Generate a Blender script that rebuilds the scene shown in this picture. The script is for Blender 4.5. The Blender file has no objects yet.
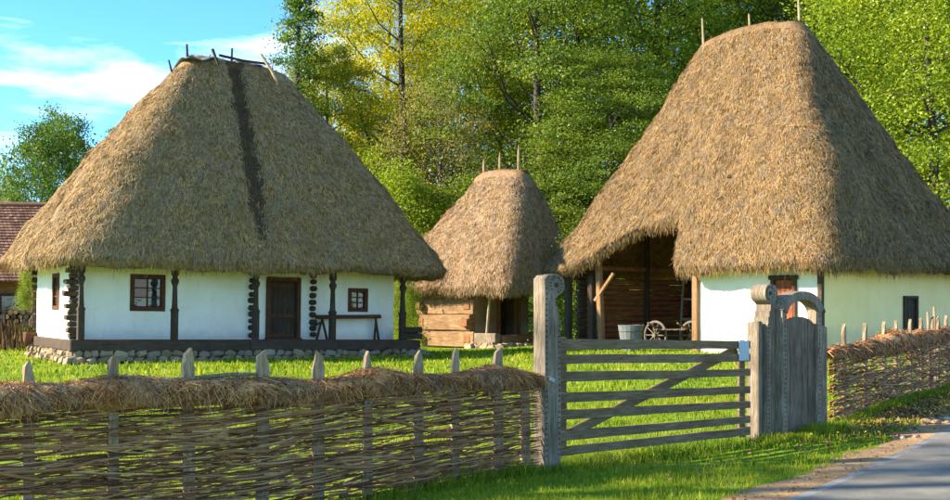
import bpy, math, random
import numpy as np
from mathutils import Vector, Matrix
random.seed(7)
RNG = np.random.default_rng(7)
R = math.radians
S = bpy.context.scene
COL = S.collection

# ---------------------------------------------------------------- camera, sky, sun, exposure
FPX, HOR, HC = 1150.0, 305.0, 1.6            # focal length in photo pixels, horizon row, eye height
cam = bpy.data.objects.new('camera', bpy.data.cameras.new('camera'))
COL.objects.link(cam)
cam.location = (0, 0, HC); cam.rotation_euler = (R(90), 0, 0)
cam.data.sensor_width = 36; cam.data.lens = 36 * FPX / 950
cam.data.shift_y = (HOR - 250) / 950
cam.data.clip_end = 3000; cam.data.clip_start = .05
S.camera = cam

SUN_EL, SUN_AZ = R(28), R(8)                # the sun stands low to the left (-X)
to_sun = Vector((-math.cos(SUN_AZ) * math.cos(SUN_EL), -math.sin(SUN_AZ) * math.cos(SUN_EL), math.sin(SUN_EL)))
sl = bpy.data.lights.new('sun', 'SUN'); sl.energy = 4.7; sl.angle = R(.55); sl.color = (1, .88, .68)
sun = bpy.data.objects.new('sun', sl); COL.objects.link(sun)
sun.rotation_euler = to_sun.to_track_quat('Z', 'Y').to_euler()

W = bpy.data.worlds.new('World'); S.world = W; W.use_nodes = True
wn, wl = W.node_tree.nodes, W.node_tree.links
wn.clear()
sky = wn.new('ShaderNodeTexSky'); sky.sky_type = 'NISHITA'; sky.sun_disc = False
sky.sun_elevation = SUN_EL
sky.sun_rotation = math.atan2(to_sun.x, to_sun.y)
sky.ozone_density = 4; sky.air_density = 1.0; sky.dust_density = 0; sky.altitude = 4000
hs = wn.new('ShaderNodeHueSaturation'); hs.inputs['Saturation'].default_value = 1.15; hs.inputs['Hue'].default_value = .49; hs.inputs['Value'].default_value = 1.15
tc = wn.new('ShaderNodeTexCoord')
mp = wn.new('ShaderNodeMapping'); mp.inputs['Scale'].default_value = (2.2, 2.2, 15); mp.inputs['Rotation'].default_value = (.03, .05, .2); mp.inputs['Location'].default_value = (2.3, 3.4, .18)
nz = wn.new('ShaderNodeTexNoise'); nz.inputs['Scale'].default_value = 1.5; nz.inputs['Detail'].default_value = 7; nz.inputs['Roughness'].default_value = .58; nz.inputs['Distortion'].default_value = .35
rp = wn.new('ShaderNodeValToRGB'); rp.color_ramp.elements[0].position = .52; rp.color_ramp.elements[0].color = (0, 0, 0, 1); rp.color_ramp.elements[1].position = .80; rp.color_ramp.elements[1].color = (.56, .56, .56, 1)
mx = wn.new('ShaderNodeMix'); mx.data_type = 'RGBA'; mx.inputs[7].default_value = (9.6, 8.9, 8.1, 1)
bg = wn.new('ShaderNodeBackground'); bg.inputs["Strength"].default_value = .12
wo = wn.new('ShaderNodeOutputWorld')
wl.new(sky.outputs[0], hs.inputs['Color']); wl.new(hs.outputs[0], mx.inputs[6])
wl.new(tc.outputs['Generated'], mp.inputs[0]); wl.new(mp.outputs[0], nz.inputs['Vector']); wl.new(nz.outputs[0], rp.inputs[0]); wl.new(rp.outputs[0], mx.inputs[0])
wl.new(mx.outputs[2], bg.inputs['Color']); wl.new(bg.outputs[0], wo.inputs['Surface'])

vs = S.view_settings
vs.view_transform = 'Standard'; vs.look = 'None'; vs.gamma = 1; vs.use_curve_mapping = False
vs.exposure = 1.72
S.render.engine = 'CYCLES'
S.cycles.use_denoising = True
S.cycles.max_bounces = 8; S.cycles.diffuse_bounces = 4; S.cycles.transmission_bounces = 4; S.cycles.transparent_max_bounces = 6

# ---------------------------------------------------------------- helpers
def vnoise(p, seed=0):
    """value noise, p (N,3) -> (N,) in -1..1"""
    p = np.asarray(p, float); i = np.floor(p).astype(np.int64); f = p - i; f = f * f * (3 - 2 * f)
    def h(a, b, c):
        n = (a * 374761393 + b * 668265263 + c * 2147483647 + seed * 974711) & 0xffffffff
        n = ((n ^ (n >> 13)) * 1274126177) & 0xffffffff
        return ((n ^ (n >> 16)) & 0xffff) / 32767.5 - 1
    o = 0
    for dx in (0, 1):
        for dy in (0, 1):
            for dz in (0, 1):
                o = o + h(i[:, 0] + dx, i[:, 1] + dy, i[:, 2] + dz) * (f[:, 0] if dx else 1 - f[:, 0]) * (f[:, 1] if dy else 1 - f[:, 1]) * (f[:, 2] if dz else 1 - f[:, 2])
    return o
def sst(t):
    t = np.clip(t, 0, 1); return t * t * (3 - 2 * t)

def tag(o, label=None, cat=None, group=None, kind=None):
    if label: o['label'] = label
    if cat: o['category'] = cat
    if group: o['group'] = group
    if kind: o['kind'] = kind
    return o
def empty(name, loc, rz=0, tilt=0):
    o = bpy.data.objects.new(name, None); COL.objects.link(o); o.location = loc; o.rotation_euler = (0, tilt, rz); o.empty_display_size = .1
    return o
def link(name, me, mat=None, parent=None):
    if mat is not None and not me.materials: me.materials.append(mat)
    o = bpy.data.objects.new(name, me); COL.objects.link(o); o.parent = parent
    return o
def poly_mesh(name, V, F, smooth=False):
    """fast mesh: V (N,3), F (M,k) int array"""
    V = np.ascontiguousarray(V, np.float32); F = np.ascontiguousarray(F, np.int32)
    me = bpy.data.meshes.new(name); k = F.shape[1]
    me.vertices.add(len(V)); me.vertices.foreach_set('co', V.ravel())
    me.loops.add(F.size); me.loops.foreach_set('vertex_index', F.ravel())
    me.polygons.add(len(F)); me.polygons.foreach_set('loop_start', np.arange(0, F.size, k, dtype=np.int32))
    me.polygons.foreach_set('loop_total', np.full(len(F), k, np.int32))
    if smooth: me.polygons.foreach_set('use_smooth', np.ones(len(F), bool))
    me.update(calc_edges=True)
    return me
def strips(P, D, Wd, taper=.5):
    """a quad per strand: base P, vector D, width vector Wd"""
    n = len(P); V = np.empty((n, 4, 3))
    V[:, 0] = P - Wd / 2; V[:, 1] = P + Wd / 2; V[:, 2] = P + D + Wd * taper / 2; V[:, 3] = P + D - Wd * taper / 2
    return V.reshape(-1, 3), np.arange(n * 4).reshape(n, 4)
def unit(v):
    return v / (np.linalg.norm(v, axis=-1, keepdims=True) + 1e-9)

class MB:
    def __init__(s): s.v = []; s.f = []
    def add(s, vs, fs):
        b = len(s.v); s.v += [tuple(x) for x in vs]; s.f += [tuple(b + i for i in f) for f in fs]; return s
    def box(s, c, d, rot=None, jit=0, bev=0):
        """centre, full size; chamfered when bev > 0"""
        h = [x / 2 for x in d]; pts = []; fs = []
        if bev:
            b = min(bev, min(h) * .6)
            idx = {}
            for sx in (-1, 1):
                for sy in (-1, 1):
                    for sz in (-1, 1):
                        for ax in range(3):
                            q = [sx * (h[0] - b), sy * (h[1] - b), sz * (h[2] - b)]; q[ax] = (sx, sy, sz)[ax] * h[ax]
                            idx[(sx, sy, sz, ax)] = len(pts); pts.append(q)
            for ax in range(3):
                o = [a for a in range(3) if a != ax]
                for sg in (-1, 1):
                    cyc = []
                    for (u, w) in ((-1, -1), (1, -1), (1, 1), (-1, 1)):
                        k = [0, 0, 0]; k[ax] = sg; k[o[0]] = u; k[o[1]] = w; cyc.append(idx[(*k, ax)])
                    flip = (sg < 0) ^ (ax == 1)
                    fs.append(cyc[::-1] if flip else cyc)
            for a, b2 in ((0, 1), (0, 2), (1, 2)):
                c3 = 3 - a - b2
                for sa in (-1, 1):
                    for sb in (-1, 1):
                        k1 = [0, 0, 0]; k1[a] = sa; k1[b2] = sb; k2 = list(k1); k1[c3] = -1; k2[c3] = 1
                        fs.append([idx[(*k1, a)], idx[(*k2, a)], idx[(*k2, b2)], idx[(*k1, b2)]])
            for sx in (-1, 1):
                for sy in (-1, 1):
                    for sz in (-1, 1): fs.append([idx[(sx, sy, sz, a)] for a in range(3)])
        else:
            pts = [[x * h[0], y * h[1], z * h[2]] for x in (-1, 1) for y in (-1, 1) for z in (-1, 1)]
            fs = [(0, 1, 3, 2), (4, 6, 7, 5), (0, 4, 5, 1), (2, 3, 7, 6), (0, 2, 6, 4), (1, 5, 7, 3)]
        out = []
        for q in pts:
            p = Vector(q)
            if jit: p += Vector((random.uniform(-jit, jit), random.uniform(-jit, jit), random.uniform(-jit, jit)))
            if rot: p = rot @ p
            out.append(p + Vector(c))
        return s.add(out, fs)
    def bar(s, a, b, w, h, bev=.006, up=(0, 0, 1), jit=0):
        """box from a to b, w sideways, h along up"""
        a, b = Vector(a), Vector(b); d = b - a; L = d.length; x = d.normalized(); y = Vector(up).cross(x).normalized(); z = x.cross(y)
        return s.box((a + b) / 2, (L, w, h), Matrix((x, y, z)).transposed(), jit, bev)
    def tube(s, path, rad, n=8, cap=True):
        P = [Vector(p) for p in path]; rad = rad if hasattr(rad, '__len__') else [rad] * len(P); b = len(s.v); prev = None
        for i, p in enumerate(P):
            t = (P[min(i + 1, len(P) - 1)] - P[max(i - 1, 0)]).normalized()
            if prev is None: prev = t.orthogonal().normalized()
            u = (prev - t * prev.dot(t)).normalized(); prev = u; w = t.cross(u)
            for k in range(n):
                a = 2 * math.pi * k / n; s.v.append(tuple(p + (u * math.cos(a) + w * math.sin(a)) * rad[i]))
        for i in range(len(P) - 1):
            for k in range(n): s.f.append((b + i * n + k, b + i * n + (k + 1) % n, b + (i + 1) * n + (k + 1) % n, b + (i + 1) * n + k))
        if cap:
            s.f.append(tuple(b + k for k in range(n))[::-1]); e = b + (len(P) - 1) * n; s.f.append(tuple(e + k for k in range(n)))
        return s
    def squareprof(s, c, prof, ang=0, n=4):
        """stack of n-gon sections (z, half width) about a vertical axis at c"""
        b = len(s.v)
        for z, r in prof:
            for k in range(n):
                a = ang + math.pi / n + 2 * math.pi * k / n; rr = r / math.cos(math.pi / n)
                s.v.append((c[0] + rr * math.cos(a), c[1] + rr * math.sin(a), c[2] + z))
        for i in range(len(prof) - 1):
            for k in range(n): s.f.append((b + i * n + k, b + i * n + (k + 1) % n, b + (i + 1) * n + (k + 1) % n, b + (i + 1) * n + k))
        s.f.append(tuple(b + k for k in range(n))[::-1]); e = b + (len(prof) - 1) * n; s.f.append(tuple(e + k for k in range(n)))
        return s
    def prism(s, poly, frame, t, bev=0):
        """outline poly (a, z) in frame(a, depth, z), extruded over depth 0..t"""
        b = len(s.v); n = len(poly)
        for d in (0, t):
            for a, z in poly: s.v.append(tuple(frame(a, d, z)))
        s.f.append(tuple(range(b, b + n))); s.f.append(tuple(range(b + n, b + 2 * n))[::-1])
        for k in range(n): s.f.append((b + k, b + n + k, b + n + (k + 1) % n, b + (k + 1) % n))
        return s
    def wall(s, O, ux, n, L, H, t, holes):
        """wall with real openings; O corner, ux along, n outward, holes (x0,x1,z0,z1)"""
        O, ux, n = Vector(O), Vector(ux), Vector(n); uz = Vector((0, 0, 1))
        xs = sorted({0, L, *[h[0] for h in holes], *[h[1] for h in holes]}); zs = sorted({0, H, *[h[2] for h in holes], *[h[3] for h in holes]})
        def q(x, z, d): return O + ux * x + uz * z - n * d
        for i in range(len(xs) - 1):
            for j in range(len(zs) - 1):
                cx, cz = (xs[i] + xs[i + 1]) / 2, (zs[j] + zs[j + 1]) / 2
                if any(h[0] < cx < h[1] and h[2] < cz < h[3] for h in holes): continue
                for d in (0, t):
                    s.add([q(xs[i], zs[j], d), q(xs[i + 1], zs[j], d), q(xs[i + 1], zs[j + 1], d), q(xs[i], zs[j + 1], d)], [(0, 1, 2, 3)])
        def rim(x0, x1, z0, z1):
            c = [(x0, z0), (x1, z0), (x1, z1), (x0, z1)]
            for k in range(4):
                (a, b_), (c2, d2) = c[k], c[(k + 1) % 4]
                s.add([q(a, b_, 0), q(c2, d2, 0), q(c2, d2, t), q(a, b_, t)], [(0, 1, 2, 3)])
        rim(0, L, 0, H)
        for h in holes: rim(*h)
        return s
    def build(s, name, mat, parent=None, smooth=False, recalc=True):
        me = bpy.data.meshes.new(name); me.from_pydata(s.v, [], s.f)
        if recalc:
            import bmesh
            bm = bmesh.new(); bm.from_mesh(me); bmesh.ops.recalc_face_normals(bm, faces=bm.faces); bm.to_mesh(me); bm.free()
        if smooth: me.polygons.foreach_set('use_smooth', [True] * len(me.polygons))
        me.update()
        return link(name, me, mat, parent)

# ---------------------------------------------------------------- materials
class NT:
    def __init__(s, name):
        s.m = bpy.data.materials.new(name); s.m.use_nodes = True; s.n = s.m.node_tree.nodes; s.l = s.m.node_tree.links; s.n.clear()
        s.out = s.n.new('ShaderNodeOutputMaterial')
    def new(s, t, **kw):
        x = s.n.new('ShaderNode' + t)
        for k, v in kw.items():
            if k.startswith('_'): setattr(x, k[1:], v)
            else:
                k2 = int(k[1:]) if k[0] == 'i' and k[1:].isdigit() else k.replace('__', ' ')
                if hasattr(v, 'is_linked') or isinstance(v, bpy.types.NodeSocket): s.l.new(v, x.inputs[k2])
                else: x.inputs[k2].default_value = v
        return x
    def ramp(s, fac, stops):
        r = s.n.new('ShaderNodeValToRGB'); e = r.color_ramp.elements
        while len(e) < len(stops): e.new(.5)
        for el, (p, c) in zip(e, stops): el.position = p; el.color = (*c, 1) if len(c) == 3 else c
        s.l.new(fac, r.inputs[0]); return r.outputs[0]
    def noise(s, vec, scale, detail=4, rough=.55, dist=0):
        return s.new('TexNoise', Vector=vec, Scale=scale, Detail=detail, Roughness=rough, Distortion=dist).outputs[0]
    def mapping(s, vec, scale=(1, 1, 1), rot=(0, 0, 0)):
        return s.new('Mapping', Vector=vec, Scale=scale, Rotation=rot).outputs[0]
    def mix(s, f, a, b, mode='MIX'):
        x = s.new('Mix', _data_type='RGBA', _blend_type=mode)
        for sock, v in ((x.inputs[0], f), (x.inputs[6], a), (x.inputs[7], b)):
            if isinstance(v, bpy.types.NodeSocket): s.l.new(v, sock)
            elif isinstance(v, (tuple, list)): sock.default_value = (*v, 1) if len(v) == 3 else v
            else: sock.default_value = v
        return x.outputs[2]
    def math(s, op, a, b=0.0, clamp=False):
        x = s.new('Math', _operation=op, _use_clamp=clamp)
        for k, v in ((0, a), (1, b)):
            if isinstance(v, bpy.types.NodeSocket): s.l.new(v, x.inputs[k])
            else: x.inputs[k].default_value = v
        return x.outputs[0]
    def bump(s, h, strength=.3, dist=.02):
        return s.new('Bump', Height=h, Strength=strength, Distance=dist).outputs[0]
    def pbr(s, col, rough=.85, normal=None, spec=.25):
        b = s.new('BsdfPrincipled', Roughness=rough)
        b.inputs['Specular IOR Level'].default_value = spec
        if isinstance(col, bpy.types.NodeSocket): s.l.new(col, b.inputs['Base Color'])
        else: b.inputs['Base Color'].default_value = (*col, 1)
        if normal is not None: s.l.new(normal, b.inputs['Normal'])
        s.l.new(b.outputs[0], s.out.inputs[0]); return b
    def objco(s): return s.new('TexCoord').outputs['Object']
    def isl(s): return s.new('NewGeometry').outputs['Random Per Island']

def thatch_mat(name, dark, mid, lite, moss=None, streak=None, patch=.5):
    t = NT(name); co = t.objco(); r = t.isl()
    fine = t.noise(t.mapping(co, (1, 1, .5)), 38, 3, .7)
    med = t.math('MULTIPLY', t.math('SUBTRACT', t.noise(co, 8, 4, .7), .5), .75)
    k = t.math('ADD', t.math('ADD', t.math('MULTIPLY', r, .62), t.math('MULTIPLY', fine, .45)), med)
    c = t.ramp(k, [(.14, tuple(x * .6 for x in dark)), (.3, dark), (.52, mid), (.9, lite)])
    big = t.noise(co, 1.3, 6, .68, .4)
    pf = t.ramp(big, [(.36, (0, 0, 0)), (.62, (1, 1, 1))])
    c = t.mix(t.math('MULTIPLY', pf, patch), c, tuple(x * .55 for x in mid))
    gf = t.ramp(t.noise(t.mapping(co, (1.5, 1.5, .8)), 2.6, 6, .72, .5), [(.47, (0, 0, 0)), (.66, (1, 1, 1))])
    c = t.mix(t.math('MULTIPLY', gf, .5), c, tuple(sum(mid) / 3 * q for q in (1.12, .98, .78)))
    if moss:
        mf = t.ramp(t.noise(co, 1.6, 5, .65, .6), [(.5, (0, 0, 0)), (.68, (1, 1, 1))])
        c = t.mix(t.math('MULTIPLY', mf, .4), c, moss)
    if streak:                      # the damp black streak of rotten straw down the front
        x0, w = streak
        sep = t.new('SeparateXYZ', Vector=co)
        wob = t.math('MULTIPLY', t.math('SUBTRACT', t.noise(co, 1.1, 6, .7), .5), .7)
        d = t.math('ABSOLUTE', t.math('SUBTRACT', t.math('ADD', sep.outputs[0], wob), x0))
        f = t.math('SUBTRACT', 1.0, t.math('DIVIDE', d, w), True)
        f = t.math('MULTIPLY', f, t.math('MULTIPLY', t.math('SUBTRACT', sep.outputs[2], 3.0), .6, True))
        f = t.math('MULTIPLY', f, t.math('LESS_THAN', sep.outputs[1], 2.6))
        f = t.math('MULTIPLY', f, t.math('ADD', t.math('MULTIPLY', t.noise(co, 3.0, 6, .8), 3.2), -.45), True)
        f = t.math('MULTIPLY', t.math('SUBTRACT', t.math('MULTIPLY', f, 1.7), t.math('MULTIPLY', r, .95), True), 3.0, True)
        c = t.mix(t.math('MULTIPLY', f, .82), c, (.06, .038, .022))
    t.pbr(c, .8, t.bump(fine, .6, .03), .15)
    return t.m
def wood_mat(name, dark, mid, lite, scale=(6, 6, .6), rough=.8, bump=.4):
    t = NT(name); co = t.objco(); rnd = t.new('ObjectInfo').outputs['Random']
    off = t.new('VectorMath', _operation='ADD', i0=co, i1=t.new('CombineXYZ', X=t.math('MULTIPLY', rnd, 31.0), Y=t.math('MULTIPLY', rnd, 17.0), Z=rnd).outputs[0]).outputs[0]
    v = t.mapping(off, scale)
    g = t.noise(v, 5, 6, .65, 1.2); b = t.noise(off, 2.2, 4, .6)
    c = t.ramp(t.math('ADD', t.math('MULTIPLY', g, .7), t.math('MULTIPLY', b, .3)), [(.3, dark), (.5, mid), (.7, lite)])
    t.pbr(c, rough, t.bump(g, bump, .012), .2); return t.m
def plain_mat(name, col, var=.25, scale=6, rough=.8, bump=.2):
    t = NT(name); co = t.objco(); n = t.noise(co, scale, 5, .6)
    c = t.ramp(n, [(.3, tuple(x * (1 - var) for x in col)), (.7, tuple(min(1, x * (1 + var)) for x in col))])
    t.pbr(c, rough, t.bump(n, bump, .01), .2); return t.m
def leaf_mat(name, stops, trans=.4, tcol=1.35, hue=.1):
    t = NT(name); r = t.isl(); rnd = t.new('ObjectInfo').outputs['Random']
    co = t.objco(); big = t.noise(co, .45, 3, .5)
    k = t.math('ADD', t.math('MULTIPLY', r, .42), t.math('MULTIPLY', t.math('SUBTRACT', big, .25), 1.15), True)
    c = t.ramp(k, stops)
    d = t.new('BsdfPrincipled', Roughness=.5); d.inputs['Specular IOR Level'].default_value = .25; t.l.new(c, d.inputs['Base Color'])
    tr = t.new('BsdfTranslucent', Color=t.mix(1.0, c, (tcol, tcol, tcol * .55), 'MULTIPLY'))
    m = t.new('MixShader', Fac=trans, i1=d.outputs[0], i2=tr.outputs[0]); t.l.new(m.outputs[0], t.out.inputs[0]); return t.m

M = {}
M['thatch_old'] = thatch_mat('old_thatch', (.12, .064, .024), (.37, .225, .088), (.64, .44, .195), streak=(5.1, .4), moss=(.17, .12, .05), patch=.4)
M['thatch_gold'] = thatch_mat('golden_thatch', (.085, .043, .015), (.245, .143, .056), (.48, .315, .14), patch=.36)
M['thatch_hut'] = thatch_mat('hut_thatch', (.14, .075, .032), (.32, .19, .092), (.54, .37, .20), patch=.22)
M['hay'] = thatch_mat('brown_hay', (.11, .034, .009), (.40, .165, .05), (.74, .43, .19), patch=.4)
M['dark_wood'] = wood_mat('dark_wood', (.022, .014, .009), (.055, .036, .023), (.11, .075, .05))
M['beam_wood'] = wood_mat('beam_wood', (.03, .02, .014), (.07, .045, .03), (.12, .085, .06), (.6, 6, 6))
M['door_wood'] = wood_mat('door_wood', (.045, .018, .009), (.10, .042, .02), (.16, .075, .038))
M['grey_wood'] = wood_mat('grey_wood', (.045, .030, .018), (.185, .14, .094), (.42, .34, .25), (9, 9, .7))
M['rail_wood'] = wood_mat('rail_wood', (.06, .037, .018), (.17, .112, .058), (.31, .22, .125), (.8, .8, 9))
M['stake_wood'] = wood_mat('stake_wood', (.10, .062, .032), (.27, .185, .105), (.50, .39, .26), (9, 9, .8))
M['log_wood'] = wood_mat('log_wood', (.07, .034, .014), (.23, .13, .06), (.42, .275, .145), (2.5, .5, 6))
M['red_log'] = wood_mat('red_log', (.09, .034, .014), (.24, .10, .045), (.38, .19, .09), (.5, 6, 6))
M['corner_log'] = wood_mat('corner_log', (.04, .022, .012), (.10, .06, .034), (.20, .13, .08), (.8, 5, 5))
M['post_wood'] = wood_mat('post_wood', (.11, .055, .025), (.24, .13, .06), (.38, .23, .12), (6, 6, .6))
M['pole'] = wood_mat('pole', (.16, .11, .06), (.33, .24, .14), (.52, .41, .26), (7, 7, .8))
M['rod'] = NT('willow_rod')
t = M['rod']; r_ = t.isl(); c_ = t.ramp(t.math('ADD', t.math('MULTIPLY', r_, .7), t.math('MULTIPLY', t.noise(t.objco(), 9, 4, .6), .35)), [(.12, (.05, .018, .006)), (.4, (.19, .078, .028)), (.66, (.33, .16, .066)), (.86, (.44, .25, .11)), (1.0, (.66, .43, .23))])
t.pbr(c_, .75, None, .25); M['rod'] = t.m
def plaster(name, a, b, stain):
    t = NT(name); co = t.objco(); n1 = t.noise(co, 1.1, 6, .6, .3); n2 = t.noise(co, 14, 4, .6)
    c = t.ramp(n1, [(.35, b), (.6, a)])
    sf = t.ramp(t.noise(t.mapping(co, (1.6, 1.6, .35)), 2.2, 5, .65), [(.56, (0, 0, 0)), (.8, (1, 1, 1))])
    c = t.mix(t.math('MULTIPLY', sf, .6), c, stain)
    z = t.new('SeparateXYZ', Vector=co).outputs[2]        # mud splashed up the foot of the wall
    sp = t.math('SUBTRACT', t.math('ADD', .62, t.math('MULTIPLY', t.noise(co, 3.2, 6, .7), .5)), z)
    c = t.mix(t.math('MULTIPLY', t.math('MULTIPLY', sp, 4.0, True), .4), c, (.46, .37, .25))
    vo = t.new('TexVoronoi', _feature='DISTANCE_TO_EDGE', Vector=t.new('VectorMath', _operation='ADD', i0=co, i1=t.new('TexNoise', Vector=co, Scale=3.0, Detail=4.0).outputs[1]).outputs[0], Scale=.8).outputs[0]
    c = t.mix(t.math('MULTIPLY', t.math('LESS_THAN', vo, .006), .45), c, stain)
    t.pbr(c, .9, t.bump(t.math('ADD', t.math('MULTIPLY', n2, .3), n1), .35, .03), .15); return t.m
M['white'] = plaster('white_limewash', (.93, .87, .76), (.86, .80, .69), (.72, .67, .56))
M['bounce_tint'] = plaster('bounce_tinted_limewash', (.96, .72, .36), (.91, .66, .31), (.78, .55, .25))  # yellow of bounced light on the shaded side wall, put into its colour
M['mud'] = plaster('mud_wall', (.30, .19, .10), (.22, .135, .07), (.16, .10, .055))
t = NT('window_glass'); b = t.pbr(t.ramp(t.noise(t.objco(), 3, 2), [(.35, (.012, .014, .016)), (.7, (.05, .055, .06))]), .06, t.bump(t.noise(t.objco(), 4, 2), .15, .02), .6); M['glass'] = t.m
M['red_cloth'] = plain_mat('red_curtain', (.26, .075, .035), .35, 9)
M['stone'] = NT('field_stone'); t = M['stone']; rnd = t.new('ObjectInfo').outputs['Random']
c_ = t.ramp(rnd, [(0, (.24, .165, .085)), (.35, (.44, .31, .165)), (.65, (.30, .25, .18)), (1, (.56, .43, .27))]); n_ = t.noise(t.objco(), 7, 6, .65)
t.pbr(t.mix(t.math('MULTIPLY', n_, .75), c_, tuple([.12, .09, .06])), .9, t.bump(n_, .6, .03)); M['stone'] = t.m
M['mortar'] = plain_mat('earth_mortar', (.16, .12, .08), .4, 7, .95, .5)
M['tarp'] = plain_mat('grey_tarpaulin', (.12, .15, .17), .3, 5, .45)
M['tile'] = NT('clay_tile'); t = M['tile']; co = t.objco()
br = t.new('TexBrick', Vector=t.mapping(co, (1, 1, 1), (0, 0, 0)), Scale=1.0); n_ = t.noise(co, 3, 5, .65)
c_ = t.ramp(t.math('ADD', t.math('MULTIPLY', t.isl(), .55), t.math('MULTIPLY', n_, .5)), [(.2, (.07, .035, .024)), (.5, (.15, .075, .05)), (.8, (.25, .14, .095))])
t.pbr(c_, .85, t.bump(n_, .4, .02)); M['tile'] = t.m
M['plate'] = plain_mat('painted_plate', (.40, .46, .50), .06, 3, .5, .05)
M['tub'] = wood_mat('weathered_tub', (.05, .055, .055), (.13, .145, .145), (.23, .25, .25), (7, 7, .6))
M['iron'] = plain_mat('dull_iron', (.06, .055, .05), .3, 10, .55)
M['wheel'] = wood_mat('wheel_wood', (.06, .05, .038), (.15, .125, .095), (.26, .225, .18))
GREEN = [(0, (.04, .085, .008)), (.4, (.125, .19, .014)), (.75, (.25, .30, .02)), (1, (.38, .40, .03))]
M['leaf_green'] = leaf_mat('leaf_green', GREEN)
M['leaf_dark'] = leaf_mat('leaf_dark', [(0, (.04, .085, .012)), (.5, (.135, .195, .02)), (1, (.30, .33, .03))])
M['leaf_lime'] = leaf_mat('leaf_lime', [(0, (.07, .13, .008)), (.4, (.18, .25, .014)), (.75, (.31, .36, .02)), (1, (.44, .45, .04))])
M['leaf_yellow'] = leaf_mat('leaf_yellow', [(0, (.14, .18, .008)), (.35, (.34, .33, .012)), (.7, (.54, .46, .014)), (1, (.66, .54, .03))])
M['leaf_olive'] = leaf_mat('leaf_olive', [(0, (.07, .11, .008)), (.4, (.17, .21, .012)), (.8, (.31, .30, .02)), (1, (.42, .37, .05))])
M['leaf_tan'] = leaf_mat('leaf_tan', [(0, (.16, .14, .05)), (.5, (.33, .27, .09)), (1, (.50, .40, .15))])
M['leaf_fir'] = leaf_mat('leaf_fir', [(0, (.03, .075, .012)), (.5, (.085, .155, .02)), (1, (.20, .26, .035))])
M['bark'] = wood_mat('bark', (.025, .019, .014), (.06, .047, .035), (.12, .095, .075), (3, 3, .8))
t = NT('grass_blade'); r = t.isl(); co = t.objco()
k = t.math('ADD', t.math('MULTIPLY', r, .5), t.math('ADD', t.math('MULTIPLY', t.math('SUBTRACT', t.noise(co, .5, 5, .65), .5), 1.5), t.math('MULTIPLY', t.noise(co, 3.2, 3, .6), .55)), True)
c = t.ramp(k, [(.12, (.045, .105, .008)), (.36, (.12, .195, .010)), (.6, (.24, .30, .014)), (.82, (.40, .38, .03)), (.96, (.50, .40, .14))])
d = t.new('BsdfPrincipled', Roughness=.5); d.inputs['Specular IOR Level'].default_value = .2; t.l.new(c, d.inputs['Base Color'])
tr = t.new('BsdfTranslucent', Color=t.mix(1.0, c, (1.3, 1.3, .7), 'MULTIPLY')); m = t.new('MixShader', Fac=.42, i1=d.outputs[0], i2=tr.outputs[0]); t.l.new(m.outputs[0], t.out.inputs[0]); M['grass'] = t.m
t = NT('soil_and_turf'); co = t.objco(); n1 = t.noise(co, .35, 6, .6); n2 = t.noise(co, 6, 5, .65)
c_ = t.ramp(t.math('ADD', t.math('MULTIPLY', n1, .45), t.math('MULTIPLY', n2, .55)), [(.3, (.07, .13, .006)), (.5, (.15, .23, .010)), (.68, (.25, .3, .016)), (.8, (.32, .27, .07))])
t.pbr(c_, .95, t.bump(n2, .6, .05), .1); M['ground'] = t.m
t = NT('asphalt'); co = t.objco(); n1 = t.noise(co, 1.3, 5, .6); n2 = t.noise(co, 90, 3, .8)
c_ = t.ramp(t.math('ADD', t.math('MULTIPLY', n1, .45), t.math('MULTIPLY', n2, .55)), [(.28, (.10, .091, .075)), (.5, (.205, .188, .155)), (.72, (.33, .305, .255))])
t.pbr(c_, .95, t.bump(n2, .7, .01), .1); M['asphalt'] = t.m
M['kerb'] = plain_mat('worn_concrete', (.23, .215, .19), .45, 5, .9)
t = NT('dry_dirt'); co = t.objco(); n1 = t.noise(co, 3, 6, .65); n2 = t.noise(co, 30, 4, .7)
c_ = t.ramp(t.math('ADD', t.math('MULTIPLY', n1, .55), t.math('MULTIPLY', n2, .45)), [(.32, (.16, .085, .035)), (.5, (.38, .23, .11)), (.7, (.55, .38, .21))])
t.pbr(c_, .95, t.bump(n2, .7, .02), .1); M['dirt'] = t.m
t = NT('gravel_stone'); t.pbr(t.ramp(t.isl(), [(0, (.12, .08, .045)), (.6, (.26, .18, .11)), (1, (.40, .34, .27))]), .9); M['gravel'] = t.m
t = NT('dry_leaf'); t.pbr(t.ramp(t.isl(), [(0, (.09, .035, .015)), (.5, (.20, .09, .035)), (.85, (.33, .18, .07)), (1, (.42, .30, .12))]), .7); M['litter'] = t.m

# ---------------------------------------------------------------- lay of the land
def gz(x, y):
    x, y = np.asarray(x, float), np.asarray(y, float)
    z = .24 * sst((x * .6 + y * .8 - 9) / 12) * sst((x + 2) / 8)
    z = z + 9 * sst((y - 58) / 70) * sst((x + 26) / 22)
    z = z - .17 * sst((.6 - x) / 3.0) * (1 - sst((y - 12) / 7))
    z = z - .3 * sst((y - 37) / 9) * sst((x + 16) / 8)
    return z
def G(x, y): return float(gz(x, y))
def axis(lo, hi, near, step, grow):
    a = [near]; s = step
    while a[-1] < hi: a.append(a[-1] + s); s *= grow
    b = [near]; s = step
    while b[-1] > lo: b.append(b[-1] - s); s *= grow
    return np.array(sorted(set(b + a)))
xs = np.concatenate([axis(-700, -8, -8, .5, 1.18)[:-1], np.arange(-8, 14, .25), axis(14, 700, 14, .5, 1.18)])
ys = np.concatenate([-axis(8, 300, 8, .5, 1.3)[::-1][:-1], np.arange(-8, 24, .25), axis(24, 900, 24, .5, 1.13)])
X, Y = np.meshgrid(xs, ys); Z = gz(X, Y)
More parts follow.
